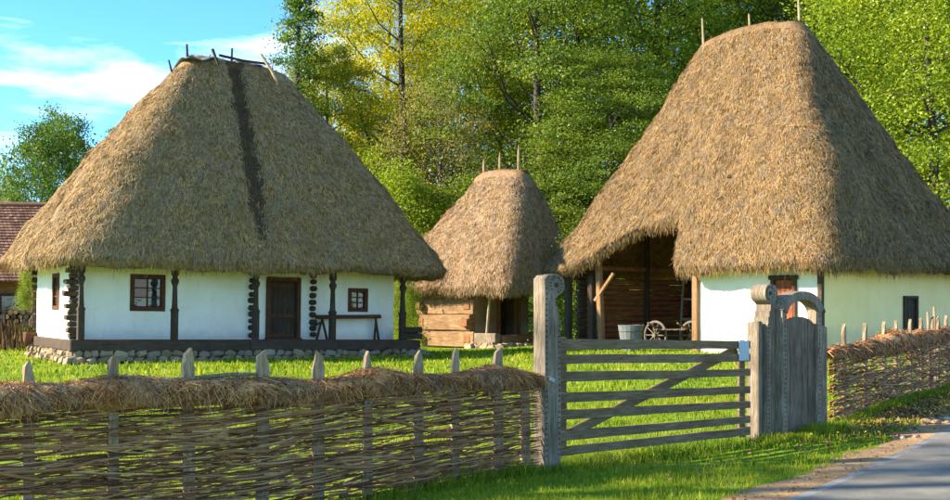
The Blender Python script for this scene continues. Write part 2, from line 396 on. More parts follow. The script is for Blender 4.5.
nx, ny = len(xs), len(ys); idx = np.arange(nx * ny).reshape(ny, nx)
F = np.stack([idx[:-1, :-1], idx[:-1, 1:], idx[1:, 1:], idx[1:, :-1]], -1).reshape(-1, 4)
tag(link('ground', poly_mesh('ground', np.stack([X, Y, Z], -1).reshape(-1, 3), F, True), M['ground']), 'grassy yard and verge sloping up to the wooded hill', 'ground', kind='structure')

# road: its left edge runs past (2.59, 9.44) along (.576,.817), bending slightly up the slope
def road_edge(t):                       # t metres along, 0 at (2.59, 9.44)
    t = np.asarray(t, float); b = np.maximum(t - 9, 0)
    return 2.59 + .576 * t + .004 * b ** 2, 9.44 + .817 * t
def offset_strip(name, t, offs, lift, mat, label, cat, jit=None):
    ex, ey = road_edge(t); ex2, ey2 = road_edge(t + .01); dx, dy = ex2 - ex, ey2 - ey; L = np.hypot(dx, dy); nxx, nyy = dy / L, -dx / L
    V = []; m = len(offs)
    for k, o in enumerate(offs):
        oo = o + (jit(t, k) if jit else 0); px, py = ex + nxx * oo, ey + nyy * oo
        V.append(np.stack([px, py, gz(px, py) + lift], -1))
    V = np.stack(V, 1).reshape(-1, 3); n = len(t); I = np.arange(n * m).reshape(n, m)
    F = np.stack([I[:-1, :-1], I[:-1, 1:], I[1:, 1:], I[1:, :-1]], -1).reshape(-1, 4)
    return tag(link(name, poly_mesh(name, V, F, True), mat), label, cat, kind='structure')
tt = np.arange(-22, 60, .25)
offset_strip('road', tt, np.linspace(.085, 5.6, 14), .012, M['asphalt'], 'smooth grey asphalt road at the lower corner', 'road')
offset_strip('road_edge_strip', tt, [-.012, .04, .085], .012, M['kerb'], 'pale worn concrete strip along the edge of the asphalt', 'kerb')
offset_strip('dirt_verge', tt, np.linspace(-.42, -.012, 6), .008, M['dirt'], 'strip of dry brown dirt between grass and road', 'dirt',
             lambda t, k: (vnoise(np.stack([t * 1.7, t * 0 + .5, t * 0], -1), 3) * .12 + vnoise(np.stack([t * 6, t * 0, t * 0], -1), 4) * .05) * (1 - k / 5))
def road_off(x, y):                     # signed distance right of the road edge
    t = (x - 2.59) * .576 + (y - 9.44) * .817
    ex, ey = road_edge(t); return (x - ex) * .817 - (y - ey) * .576

def ray_on(u, P, D):                    # distance along the ground line P + s*D seen at photo column u
    k = (u - 475) / FPX
    return (k * P[1] - P[0]) / (D[0] - k * D[1])

# ---------------------------------------------------------------- thatched roofs
def rrect(x0, x1, y0, y1, r, nx, ny, na):
    """rounded rectangle; r = one radius or four (x0y0, x1y0, x1y1, x0y1)"""
    r = list(r) if hasattr(r, '__len__') else [r] * 4; pts = []
    def side(a, b, n):
        for k in range(n): pts.append(np.array(a) * (1 - k / n) + np.array(b) * (k / n))
    def arc(cx, cy, q, a0):
        for k in range(na):
            a = a0 + math.pi / 2 * k / na; pts.append(np.array((cx + q * math.cos(a), cy + q * math.sin(a))))
    side((x0 + r[0], y0), (x1 - r[1], y0), nx); arc(x1 - r[1], y0 + r[1], r[1], -math.pi / 2)
    side((x1, y0 + r[1]), (x1, y1 - r[2]), ny); arc(x1 - r[2], y1 - r[2], r[2], 0)
    side((x1 - r[2], y1), (x0 + r[3], y1), nx); arc(x0 + r[3], y1 - r[3], r[3], math.pi / 2)
    side((x0, y1 - r[3]), (x0, y0 + r[0]), ny); arc(x0 + r[0], y0 + r[0], r[0], math.pi)
    return np.array(pts)
def thatch_roof(parent, rect, ze, ridge, zr, mat, nstraw, seed, flare=.08, q0f=None, thick=.34, r_eave=.9, groove=None, sl=(.06, .2), sw=(.010, .021), rough=1.0, bulge=None, rtilt=0):
    rg = np.random.default_rng(seed); NX, NY, NA, ML = 70, 60, 12, 70
    E = rrect(*rect, r_eave, NX, NY, NA); Rg = rrect(*ridge, .4, NX, NY, NA); N = len(E)
    q0 = np.zeros(N) if q0f is None else np.array([q0f(*e) for e in E])
    z0 = ze + thick * .8
    al = 0 if ridge[1] - ridge[0] > ridge[3] - ridge[2] else 1; cA = (ridge[0] + ridge[1]) / 2 if al == 0 else (ridge[2] + ridge[3]) / 2; hA = (ridge[1] - ridge[0]) / 2 if al == 0 else (ridge[3] - ridge[2]) / 2
    dome = lambda q: .34 * np.clip(np.abs(q[:, al] - cA) / hA, 0, 1) ** 2.6
    dome_ = dome; dome = lambda q: dome_(q) + rtilt * (q[:, al] - cA)
    zrv = zr - dome(Rg)
    def surf(q):                        # q (N,) per column
        w = q + flare * q * (1 - q)
        xy = E * (1 - w)[:, None] + Rg * w[:, None]
        z = z0 + (zrv - z0) * q
        return np.column_stack([xy, z])
    qs = np.linspace(0, 1, ML) ** .92
    L = np.stack([surf(q0 + (1 - q0) * q) for q in qs])       # ML,N,3
    du = np.roll(L, -1, 1) - np.roll(L, 1, 1); dv = np.gradient(L, axis=0); nrm = unit(np.cross(du, dv))
    c = L.reshape(-1, 3)
    d = vnoise(c * .9, seed) * .09 + vnoise(c * 2.3, seed + 1) * .055 + vnoise(c * 6.5, seed + 2) * .03
    d = (d * rough).reshape(ML, N)
    d *= np.concatenate([np.ones(ML - 6), np.linspace(1, .3, 6)])[:, None]
    if groove: d -= .16 * np.exp(-((L[..., 0] - groove) / .28) ** 2) * (L[..., 1] < (ridge[2] + ridge[3]) / 2) * sst((L[..., 2] - 3) / 1.5)
    if bulge is not None: d += bulge(L)
    L = L + nrm * d[..., None]
    out = unit(np.column_stack([E - Rg, np.zeros(N)]))
    wob = (vnoise(np.column_stack([E * 3.1, np.zeros(N)]), seed + 5) * .05 + vnoise(np.column_stack([E * .8, np.zeros(N)]), seed + 6) * .06)
    e0 = L[0]
    lip = e0 - out * .05 + np.array([0, 0, -1]) * (thick * .55) ; lip[:, 2] += wob
    bot = e0 - out * .22 + np.array([0, 0, -1]) * (thick * .8); bot[:, 2] += wob
    inn = e0 - out * .5 + np.array([0, 0, -1]) * (thick * .35)
    w = .9; top_in = np.column_stack([E * (1 - w) + Rg * w, np.full(N, z0 + (zr - z0) * .9 - .35)])
    mid_in = inn * .5 + top_in * .5
    ctr = Rg.mean(0)
    lx = ridge[1] - ridge[0] > ridge[3] - ridge[2]
    def capl(k, e, dz):
        q = ctr + (Rg - ctr) * (np.array([e, k]) if lx else np.array([k, e])); return np.column_stack([q, zr + .16 - dome(q) * .8 + dz - .16 + vnoise(np.column_stack([q * 2.2, np.zeros(N)]), seed + 9) * .04])
    caps = [capl(.82, .93, .13), capl(.5, .84, .22), capl(.04, .76, .25)]
    cap1, cap2 = caps[1], caps[2]
    ALL = np.concatenate([np.stack([top_in, mid_in, inn, bot, lip]), L, np.stack(caps)])
    m = len(ALL); I = np.arange(m * N).reshape(m, N); J = np.roll(I, -1, 1)
    F = np.stack([I[:-1], J[:-1], J[1:], I[1:]], -1).reshape(-1, 4)
    roof = link('roof', poly_mesh('roof', ALL.reshape(-1, 3), F, True), mat, parent)
    # straw laid over it
    A = L[:-1, :]; B = np.roll(L, -1, 1)[:-1]; C_ = np.roll(L, -1, 1)[1:]; D_ = L[1:]
    area = np.linalg.norm(np.cross(C_ - A, D_ - B), axis=-1) / 2
    Mw = np.array(parent.matrix_basis.to_3x3()) if False else np.array(Matrix.Rotation(parent.rotation_euler.z, 3, 'Z'))
    nw = nrm[:-1] @ Mw.T; pw = A @ Mw.T + np.array(parent.location)
    vis = (nw * unit(np.array([0, 0, HC]) - pw)).sum(-1)
    wgt = (area * np.where(vis > -.12, 1, .16)).ravel(); wgt /= wgt.sum()
    pick = rg.choice(len(wgt), nstraw, p=wgt); j, i = np.divmod(pick, N)
    a, b = rg.random(nstraw)[:, None], rg.random(nstraw)[:, None]
    p = (A[j, i] * (1 - a) + B[j, i] * a) * (1 - b) + (D_[j, i] * (1 - a) + C_[j, i] * a) * b
    n = nrm[j, i]; down = unit(A[j, i] - D_[j, i]); side = np.cross(n, down)
    ang = np.where(rg.random(nstraw) < .28, rg.normal(0, 1.1, nstraw), rg.normal(0, .32, nstraw))[:, None]
    dr = unit(down * np.cos(ang) + side * np.sin(ang) + n * rg.uniform(-.06, .09, nstraw)[:, None])
    ln = rg.uniform(*sl, nstraw)[:, None]; wd = rg.uniform(*sw, nstraw)[:, None]
    wv = unit(np.cross(dr, n) + n * rg.normal(0, .22, nstraw)[:, None]) * wd
    V1, _ = strips(p + n * rg.uniform(-.01, .035, nstraw)[:, None], dr * ln, wv, .35)
    # fringe hanging at the eave
    nf = int(N * 42); i = rg.integers(0, N, nf); a = rg.random(nf)[:, None]; k = rg.random(nf)[:, None] ** 1.4; i2 = (i + 1) % N
    top = e0[i] * (1 - a) + e0[i2] * a; bo = bot[i] * (1 - a) + bot[i2] * a; li = lip[i] * (1 - a) + lip[i2] * a
    p = np.where(k < .5, top * (1 - 2 * k) + li * 2 * k, li * (2 - 2 * k) + bo * (2 * k - 1)); p[:, 2] += .06
    o = out[i]; dr = unit(np.array([0, 0, -1]) + o * rg.uniform(-.15, .45, nf)[:, None] * (1 - k) + rg.normal(0, .16, (nf, 3)))
    ln = rg.uniform(.08, .24, nf)[:, None] * (1 + .5 * (rg.random(nf) > .93))[:, None]
    wv = unit(np.cross(dr, o) + o * rg.normal(0, .3, nf)[:, None]) * rg.uniform(sw[0] * .8, sw[1] * .9, nf)[:, None]
    V2, _ = strips(p, dr * ln, wv, .3)
    # tousled crest
    nc = 600; i = rg.integers(0, N, nc); k = rg.random(nc)[:, None]
    p = cap2[i] * k + cap1[i] * (1 - k); dr = unit(np.column_stack([rg.normal(0, .8, (nc, 2)), rg.normal(.1, .3, nc)]))
    V3, _ = strips(p, dr * rg.uniform(.05, .16, nc)[:, None], unit(np.cross(dr, np.array([.3, .2, 1.]))) * .02, .3)
    V = np.concatenate([V1, V2, V3]); F = np.arange(len(V)).reshape(-1, 4)
    st = link('straw', poly_mesh('straw', V, F), mat, roof); st['kind'] = 'stuff'
    return roof

def ball(mb, c, r, sc=(1, 1, 1), jit=.18, n=7, m=4):
    """lumpy stone"""
    b = len(mb.v); c = Vector(c)
    mb.v.append(tuple(c + Vector((0, 0, r * sc[2]))))
    for j in range(1, m):
        for i in range(n):
            th = math.pi * j / m; ph = 2 * math.pi * (i + .5 * (j % 2)) / n; q = r * (1 + random.uniform(-jit, jit))
            mb.v.append(tuple(c + Vector((q * sc[0] * math.sin(th) * math.cos(ph), q * sc[1] * math.sin(th) * math.sin(ph), q * sc[2] * math.cos(th)))))
    e = len(mb.v); mb.v.append(tuple(c - Vector((0, 0, r * sc[2]))))
    for i in range(n):
        mb.f.append((b, b + 1 + i, b + 1 + (i + 1) % n)); mb.f.append((e, e - n + (i + 1) % n, e - n + i))
        for j in range(m - 2): mb.f.append((b + 1 + j * n + i, b + 1 + (j + 1) * n + i, b + 1 + (j + 1) * n + (i + 1) % n, b + 1 + j * n + (i + 1) % n))
STONES = []
for k in range(6):
    mb = MB(); mb.box((0, 0, 0), (2, 2, 2), None, .28, .42); me = mb.build('stone', M['stone'], None)
    STONES.append(me.data); bpy.data.objects.remove(me)
def stone(parent, loc, size):
    o = link('stone', random.choice(STONES), None, parent); o.location = loc; o.scale = size
    o.rotation_euler = (random.uniform(-.25, .25), random.uniform(-.25, .25), random.uniform(-.3, .3)); return o
def window(parent, O, ux, n, w, h, depth=.1, cols=2, rows=3, red_reflect=False):
    """frame in a wall opening; O = lower corner of the opening on the wall face"""
    O, ux, n = Vector(O), Vector(ux), Vector(n); uz = Vector((0, 0, 1)); fw = .09
    wd = empty('window', O); wd.parent = parent
    def bx(x0, x1, z0, z1, d0, d1):      # d outward
        m = MB(); pts = []
        for x in (x0, x1):
            for d in (d0, d1):
                for z in (z0, z1): pts.append(ux * x + n * d + uz * z)
        m.add(pts, [(0, 1, 3, 2), (4, 6, 7, 5), (0, 4, 5, 1), (2, 3, 7, 6), (0, 2, 6, 4), (1, 5, 7, 3)]); return m
    m = MB()
    for a in ((0 - .03, fw, -.03, h + .03, -.1, .035), (w - fw, w + .03, -.03, h + .03, -.1, .035), (fw + .001, w - fw - .001, -.03, fw, -.1, .032), (fw + .001, w - fw - .001, h - fw, h + .03, -.1, .032)):
        q = bx(*a); m.add(q.v, q.f)
    m.build('frame', M['door_wood'], wd)
    iw, ih = w - 2 * fw, h - 2 * fw; g = .035
    for c in range(1, cols):
        bx(fw + iw * c / cols - g / 2, fw + iw * c / cols + g / 2, fw + .002, h - fw - .002, -.06, .0).build('glazing_bar', M['door_wood'], wd)
    for r in range(1, rows):
        for c in range(cols):
            bx(fw + iw * c / cols + g / 2 + .002, fw + iw * (c + 1) / cols - g / 2 - .002, fw + ih * r / rows - g / 2, fw + ih * r / rows + g / 2, -.055, -.005).build('glazing_bar', M['door_wood'], wd)
    for c in range(cols):
        for r in range(rows):
            red = red_reflect and c == 0
            bx(fw + iw * c / cols + g / 2 + .001, fw + iw * (c + 1) / cols - g / 2 - .001, fw + ih * r / rows + g / 2 + .001, fw + ih * (r + 1) / rows - g / 2 - .001, -.045, -.035).build('pane', M['reflection_pane'] if red and r > 0 else M['glass'], wd)
    return wd
t = NT('pane_red_reflection'); t.pbr((.22, .085, .045), .2, None, .5); M['reflection_pane'] = t.m  # reddish reflection in the glass, painted as the pane's own colour
LOGCAP = None
def log_end(parent, a, b, r, mat, bark=True):
    m = MB(); a, b = Vector(a), Vector(b); n = 9
    m.tube([a, a + (b - a) * .92, b], [r, r * random.uniform(.95, 1.05), r * .8], n); return m.build('log_end', mat, parent)

# ================================================================ left cottage
cot = empty('thatched_cottage', (-10.73, 31, .09), R(33), R(.95))
tag(cot, 'white cottage with tall grey-brown thatched roof and a porch of dark carved posts', 'cottage')
HW = 2.85
m = MB(); m.wall((0, .9, .3), (1, 0, 0), (0, -1, 0), 10.2, HW, .22, [(1.69, 2.64, 1.10, 2.09), (5.78, 6.90, .24, 2.17), (8.58, 9.22, 1.17, 1.86)])
m.build('wall', M['white'], cot)
m = MB(); m.wall((0, .9 + .221, .3), (0, 1, 0), (-1, 0, 0), 3.8, HW, .22, [(1.0, 1.7, 1.10, 2.09)])
m.build('wall', M['white'], cot)
m = MB(); m.wall((10.2, .9 + .221, .3), (0, 1, 0), (1, 0, 0), 3.8, HW, .22, []); m.build('wall', M['white'], cot)
m = MB(); m.wall((.221, 4.92, .3), (1, 0, 0), (0, 1, 0), 9.76, HW, .22, []); m.build('wall', M['white'], cot)
window(cot, (1.69, .9, 1.40), (1, 0, 0), (0, -1, 0), 0.95, .99, red_reflect=True)
window(cot, (8.58, .9, 1.47), (1, 0, 0), (0, -1, 0), 0.64, .69)
window(cot, (0, 1.121 + 1.0, 1.40), (0, 1, 0), (-1, 0, 0), .70, .99)
# porch floor, sill beam, posts, plate
MB().box((5.10, .47, .50), (10.20, .82, .12)).build('porch_floor', M['beam_wood'], cot)
m = MB()
for k, (a, b) in enumerate(((-.22, 4.9), (4.905, 10.65))): MB().bar((a, 0, .41), (b, 0, .40), .24, .33, .03).build('sill_beam', M['beam_wood'], cot)
MB().bar((-.02, .14, .40), (-.02, 4.95, .42), .22, .3, .03, jit=.004).build('sill_beam', M['beam_wood'], cot)
MB().bar((10.45, .14, .42), (10.45, 1.0, .42), .22, .3, .03).build('sill_beam', M['beam_wood'], cot)
prof = [(0, .085), (.78, .085), (.80, .095), (.86, .095), (.88, .07), (1.0, .062), (1.5, .05), (1.58, .07), (1.62, .085), (1.70, .085), (1.72, .06), (1.78, .055), (1.84, .085), (2.1, .09)]
for sx in (0.08, 2.66, 5.09, 7.58, 10.03):
    o = MB().squareprof((0, 0, 0), prof).build('porch_post', M['dark_wood'], cot); o.location = (sx, 0, .575)
MB().bar((-.1, 0, 2.77), (10.9, 0, 2.77), .18, .18, .02).build('eaves_beam', M['beam_wood'], cot)
MB().bar((.0, -.1, 2.93), (.0, 5.4, 2.93), .18, .14, .02).build('eaves_beam', M['beam_wood'], cot)
for k in range(21):
    x = .75 + k * .48; MB().bar((x, -.62, 2.72), (x, .9, 3.22), .09, .09, .01, jit=.01).build('rafter', M['dark_wood'], cot)
for k in range(10):
    y = .75 + k * .46; MB().bar((-.62, y, 2.74), (.4, y, 3.25), .09, .09, .01, jit=.01).build('rafter', M['dark_wood'], cot)
# porch end box
for k in range(2): MB().bar((9.97, -.02 - .0 * k, .69 + k * .2), (10.71, -.02, .69 + k * .2), .2, .19, .02, jit=.006).build('parapet_log', M['dark_wood'], cot)
MB().bar((10.63, .12, .79), (10.63, .9, .79), .16, .36, .02).build('parapet_log', M['dark_wood'], cot)
# notched log ends: corner and partition walls
for k in range(13):
    z = .66 + k * .165; L = random.uniform(.06, .2) if k % 2 else random.uniform(.0, .08)
    MB().box((-.04 - L / 2 + .1, .78 - random.uniform(.02, .06), z), (L + .2, .2 + .1 * (k % 2), .15), None, .025, .03).build('log_end', M['corner_log'], cot)
for k in range(9):
    z = .66 + k * .23; L = random.uniform(.1, .2)
    MB().box((-.02, 4.98 + L / 2, z), (.22, L, .15), None, .012, .02).build('log_end', M['dark_wood'], cot)
MB().box((-.12, 4.9, .52), (.5, .3, .3), None, .02, .03).build('log_end', M['door_wood'], cot)
for x in (5.3, 7.3):
    for k in range(10):
        z = .70 + k * .205 + random.uniform(-.015, .015)
        log_end(cot, (x + random.uniform(-.02, .02), .92, z), (x + random.uniform(-.02, .02), .92 - random.uniform(.14, .26), z), random.uniform(.075, .095), M['dark_wood'])
# door
dr = empty('door', (5.78, .9, .54)); dr.parent = cot
for a, b, w, h in (((.06, -.02, 0), (.06, -.02, 1.93), .14, .12), ((1.06, -.02, 0), (1.06, -.02, 1.93), .14, .12)):
    MB().bar(a, b, w, h, .01, (1, 0, 0)).build('frame', M['door_wood'], dr)
MB().bar((.122, -.02, 1.86), (.998, -.02, 1.86), .135, .13, .01).build('frame', M['door_wood'], dr)
MB().bar((-.02, -.05, .035), (1.14, -.05, .035), .24, .07, .01).build('threshold', M['door_wood'], dr)
for k in range(6):
    MB().box((.20 + k * .144, .07, .95), (.14, .03, 1.68), None, .003, .006).build('plank', M['dark_wood'], dr)
for z in (.14, .75, 1.68): MB().box((.56, .044, z), (.86, .025, .12), None, 0, .005).build('batten', M['door_wood'], dr)
# stones of the footing
MB().box((5.2, .12, .06), (10.7, .26, .34), None, 0, .02).build('footing', M['mortar'], cot)
MB().box((.08, 2.6, .06), (.26, 4.68, .34), None, 0, .02).build('footing', M['mortar'], cot)
x = -.2
while x < 10.65:
    w = random.uniform(.16, .42); h = .24 - .004 * x
    for lay in range(2):
        stone(cot, (x + w / 2 + lay * .1, -.06 + random.uniform(-.05, .05) - (.06 if lay == 0 else 0), .02 + lay * .16), (w * .47, .14, random.uniform(.075, .095)))
    x += w
y = .1
while y < 5:
    w = random.uniform(.2, .42)
    for lay in range(2): stone(cot, (-.06 + random.uniform(-.05, .05) - (.05 if lay == 0 else 0), y + w / 2 + lay * .1, .02 + lay * .16), (.14, w * .46, random.uniform(.075, .095)))
    y += w
for (a, b, c, s) in ((-.25, -.2, .02, .13), (-.05, -.28, .0, .12), (-.3, .1, .02, .13), (.3, -.25, .0, .1), (10.65, -.1, .0, .25), (10.2, -.2, .02, .2)): stone(cot, (a, b, c), (s * 1.2, s, s * .8))
thatch_roof(cot, (-1.1, 11.55, -.75, 5.9), 2.54, (3.45, 7.35, 2.05, 2.95), 8.98, M['thatch_old'], 165000, 11, flare=-.14, groove=5.1, r_eave=(1.9, .9, .8, .6), rough=.85, rtilt=.09)
# ridge: tarpaulin patches, sticks
def cloth(name, pts, parent, mat, sag=.05):
    (a, b, c, d) = [np.array(p, float) for p in pts]; n, mth = 12, 8; V = []
    for i in range(n + 1):
        for j in range(mth + 1):
            u, v = i / n, j / mth; p = (a * (1 - u) + b * u) * (1 - v) + (d * (1 - u) + c * u) * v
            V.append(p + np.array((0, 0, .10 * math.sin(math.pi * v) + sag * math.sin(u * 9 + v * 5))))
    I = np.arange((n + 1) * (mth + 1)).reshape(n + 1, mth + 1)
    F = np.stack([I[:-1, :-1], I[1:, :-1], I[1:, 1:], I[:-1, 1:]], -1).reshape(-1, 4)
    o = link(name, poly_mesh(name, np.array(V), F, True), mat, parent); md = o.modifiers.new('s', 'SOLIDIFY'); md.thickness = .02; return o
cloth('tarpaulin', [(3.45, 1.70, 8.95), (4.55, 1.90, 9.12), (4.75, 3.05, 9.12), (3.50, 3.15, 8.90)], cot, M['tarp'])
cloth('tarpaulin', [(5.20, 2.10, 9.12), (6.10, 2.10, 9.13), (6.10, 2.85, 9.10), (5.20, 2.85, 9.10)], cot, M['tarp'], .02)
MB().tube([(4.60, 2.05, 9.26), (5.40, 2.05, 9.19), (6.25, 2.05, 9.20)], .04, 6).build('ridge_pole', M['dark_wood'], cot)
for a, b, r in (((3.75, 2.45, 9.00), (3.72, 2.45, 9.55), .045), ((5.15, 2.45, 8.90), (5.15, 2.40, 9.62), .045), ((4.30, 1.80, 9.35), (4.42, 1.60, 8.85), .05), ((3.20, 2.25, 8.60), (3.10, 2.25, 8.95), .035), ((6.50, 2.45, 8.80), (6.55, 2.45, 9.45), .02)):
    MB().tube([a, b], [r, r * .7], 6).build('ridge_stick', M['dark_wood'], cot)
MB().tube([(5.95, 2.00, 9.45), (6.20, 1.70, 8.90), (6.30, 1.45, 8.45)], [.05, .05, .04], 6).build('ridge_stick', M['pole'], cot)

# trestle bench on the porch
be = empty('trestle_bench', (cot.matrix_basis @ Vector((0, 0, 0)))); be.location = (-10.73, 31, .09); be.rotation_euler = cot.rotation_euler
tag(be, 'long dark wooden trestle bench against the white wall of the porch', 'bench')
MB().bar((7.33, .62, 1.26), (9.56, .62, 1.30), .22, .12, .02, jit=.01).build('plank', M['door_wood'], be)
for x, d in ((7.53, -.22), (7.53, .22), (9.41, -.05), (9.41, .14)):
    MB().tube([(x, .62 + d * .1, 1.24), (x + d, .62 + d * .4, .56)], [.035, .04], 6).build('leg', M['dark_wood'], be)
MB().tube([(7.18, .55, .95), (7.48, .6, 1.1)], .03, 6).build('brace', M['dark_wood'], be)

# ================================================================ barn on the right: local x = back to the right, local y = along the sunlit front
barn = empty('thatched_barn', (8.95, 30, .18), R(40))
tag(barn, 'tall golden thatched barn with sunlit white wall and an open bay', 'barn')
m = MB(); m.wall((0, 0, -.1), (0, 1, 0), (-1, 0, 0), 3.9, 2.8, .25, [(.64, 1.43, .2, 2.2)]); m.build('wall', M['white'], barn)
m = MB(); m.wall((.251, 0, -.1), (1, 0, 0), (0, -1, 0), 7.25, 2.8, .25, [(3.95, 4.72, .75, 1.78)]); m.build('wall', M['bounce_tint'], barn)
m = MB(); m.wall((7.5, .251, -.1), (0, 1, 0), (1, 0, 0), 8.7, 2.8, .25, []); m.build('wall', M['mud'], barn)
m = MB(); m.wall((.251, 3.9, -.1), (1, 0, 0), (0, 1, 0), 6.9, 2.8, .2, []); m.build('wall', M['mud'], barn)
# door behind the wicket, shutter on the shaded side
bd = empty('door', (0, .64, .1)); bd.parent = barn
for y in (.05, .74): MB().bar((-.03, y, 0), (-.03, y, 2.1), .1, .12, .008, (1, 0, 0)).build('frame', M['door_wood'], bd)
MB().bar((-.04, -.05, 2.06), (-.04, .84, 2.06), .14, .12, .008).build('frame', M['dark_wood'], bd)
for k in range(4): MB().box((.04, .17 + k * .15, 1.0), (.03, .145, 1.98), None, .002, .005).build('plank', M['red_cloth'], bd)
ws = empty('window', (4.2, 0, .65)); ws.parent = barn
for x in (.05, .72): MB().bar((x, -.02, 0), (x, -.02, 1.03), .1, .08, .008, (0, 1, 0)).build('frame', M['dark_wood'], ws)
for z in (.04, .99): MB().bar((.095, -.025, z), (.675, -.025, z), .08, .08, .008).build('frame', M['dark_wood'], ws)
for k in range(3): MB().box((.19 + k * .195, .03, .515), (.19, .03, .88), None, .002, .005).build('plank', M['dark_wood'], ws)
# corner post, plates and posts of the bay
o = MB().squareprof((0, 0, 0), [(0, .07), (1.2, .07), (1.25, .09), (1.35, .06), (2.55, .065)]).build('corner_post', M['dark_wood'], barn); o.location = (-.09, -.14, 0)
MB().bar((-.1, -.55, 2.45), (-.1, 4.1, 2.45), .16, .16, .02).build('eaves_beam', M['dark_wood'], barn)
MB().bar((-.6, -.1, 2.6), (7.9, -.1, 2.6), .16, .16, .02).build('eaves_beam', M['dark_wood'], barn)
MB().bar((-.02, 4.0, -.05), (-.02, 4.0, 2.37), .2, .2, .02, (1, 0, 0)).build('bay_post', M['post_wood'], barn)
for x, y, tl, mt, r in ((.0, 7.75, .16, 'post_wood', .09), (-.05, 8.15, .0, 'dark_wood', .1), (-.3, 8.95, 0, 'dark_wood', .09), (.05, 9.25, 0, 'dark_wood', .08)):
    MB().bar((x, y, -.05), (x, y + tl, 2.37 if tl == 0 else 2.9), r * 2, r * 2, .02, (1, 0, 0)).build('bay_post', M[mt], barn)
MB().bar((-.05, 8.0, 1.55), (-.05, 7.2, 2.4), .1, .1, .01).build('brace', M['post_wood'], barn)
for k in range(13):        # notched log ends of the far end wall
    log_end(barn, (.15, 8.62, .12 + k * .185), (-.22, 8.62, .12 + k * .185), .085, M['dark_wood'])
# log wall seen inside the bay (inner side of the end wall)
for k in range(13):
    m = MB(); z = .06 + k * .178; r = .09
    m.tube([(.3 + q * .9, 9.0 + random.uniform(-.012, .012), z + random.uniform(-.008, .008)) for q in range(9)], [r * random.uniform(.93, 1.04) for q in range(9)], 7)
    m.build('log', M['red_log'], barn, True)
for x in (3.3, 5.6): MB().bar((x, 8.82, -.05), (x, 8.82, 4.4), .16, .14, .015, (1, 0, 0)).build('bay_post', M['dark_wood'], barn)
MB().bar((.2, 8.9, 2.62), (7.6, 8.9, 2.62), .16, .14, .02).build('eaves_beam', M['red_log'], barn)
def notch(x, y):
    if x > -.5: return 0.0
    if y < 4.05 or y > 9.0: return 0.0
    return float(.185 * sst((y - 4.05) / .5) * (1 - sst((y - 5.6) / 3.4)) + .0)
bl = lambda L: .5 * np.exp(-((L[..., 0] + L[..., 1] * .55 - 1.0) / 1.6) ** 2) * np.exp(-((L[..., 2] - 5.4) / 2.0) ** 2) * (L[..., 1] < 3.2)
thatch_roof(barn, (-.85, 8.35, -.85, 9.95), 2.28, (3.3, 4.2, 2.75, 6.9), 9.92, M['thatch_gold'], 180000, 23, flare=.10, q0f=notch, r_eave=(.5, .75, .75, .75), bulge=bl)
for y, h in ((3.1, 1.0), (4.9, .62), (6.75, .85)): MB().tube([(3.75, y, 9.6), (3.72, y + .05, 9.95 + h)], [.055, .03], 6).build('ridge_spike', M['pole'], barn)
def put(u, Y): return ((u - 475) / FPX * Y, Y)

# things in the open bay
def tub(loc):
    t_ = empty('wooden_tub', loc); t_.scale = (.76, .76, .82); tag(t_, 'blue-grey staved wooden tub in the open bay of the barn', 'tub')
    n = 18
    for k in range(n):
        a0, a1 = 2 * math.pi * k / n + .01, 2 * math.pi * (k + 1) / n - .01; m = MB(); v = []
        for z, r in ((0, .36), (.95, .52)):
            for rr in (r, r - .035):
                for a in (a0, a1): v.append((rr * math.cos(a), rr * math.sin(a), z + (random.uniform(-.01, .01) if z else 0)))
        m.add(v, [(0, 1, 3, 2), (4, 6, 7, 5), (0, 4, 5, 1), (2, 3, 7, 6), (0, 2, 6, 4), (1, 5, 7, 3)]); m.build('stave', M['tub'], t_)
    for z in (.2, .72):
        r = .36 + .16 * z / .95 + .008; MB().tube([(r * math.cos(a * math.pi / 12), r * math.sin(a * math.pi / 12), z) for a in range(25)], .014, 5, False).build('hoop', M['iron'], t_)
    MB().tube([(0, 0, .03), (0, 0, .06)], .33, 18).build('base', M['tub'], t_)
    MB().tube([(0, 0, .60), (0, 0, .62)], .44, 18).build('filling', M['hay'], t_)
x, y = put(631, 34.4); tub((x, y, G(x, y)))
def wheel(parent, c, r, ax):
    w = empty('wheel', c); w.parent = parent; w.rotation_euler = (0, 0, ax)
    MB().tube([(0, r * math.cos(a * math.pi / 12), r * math.sin(a * math.pi / 12)) for a in range(25)], .04, 6, False).build('rim', M['wheel'], w)
    MB().tube([(-.1, 0, 0), (.1, 0, 0)], [.07, .07], 8).build('hub', M['wheel'], w)
    for k in range(10):
        a = k * math.pi / 5; MB().tube([(0, .06 * math.cos(a), .06 * math.sin(a)), (0, r * math.cos(a), r * math.sin(a))], .018, 5).build('spoke', M['wheel'], w)
x, y = put(672, 35.6); ct = empty('hand_cart', (x, y, G(x, y)), R(-28)); tag(ct, 'old two-wheeled hand cart with spoked wheels inside the barn bay', 'cart')
wheel(ct, (-.5, -.1, .42), .42, R(70)); wheel(ct, (.55, .25, .42), .42, R(70))
MB().bar((-.5, -.1, .42), (.55, .25, .42), .05, .05).build('axle', M['iron'], ct)
for k in range(5): MB().bar((-.35 + k * .19, -.55 + k * .06, .6), (-.55 + k * .19, .6 + k * .06, .6), .17, .03, .004).build('bed_plank', M['wheel'], ct)
for s in (-.42, .5): MB().tube([(s + .1, -1.3, .82), (s, -.4, .68), (s - .1, .7, .66)], .03, 6).build('shaft', M['wheel'], ct)
x, y = put(690, 37.5); hf = empty('wooden_hurdle', (x, y, G(x, y)), R(-20)); tag(hf, 'grey wooden hurdle with crossbars leaning at the back of the barn bay', 'hurdle')
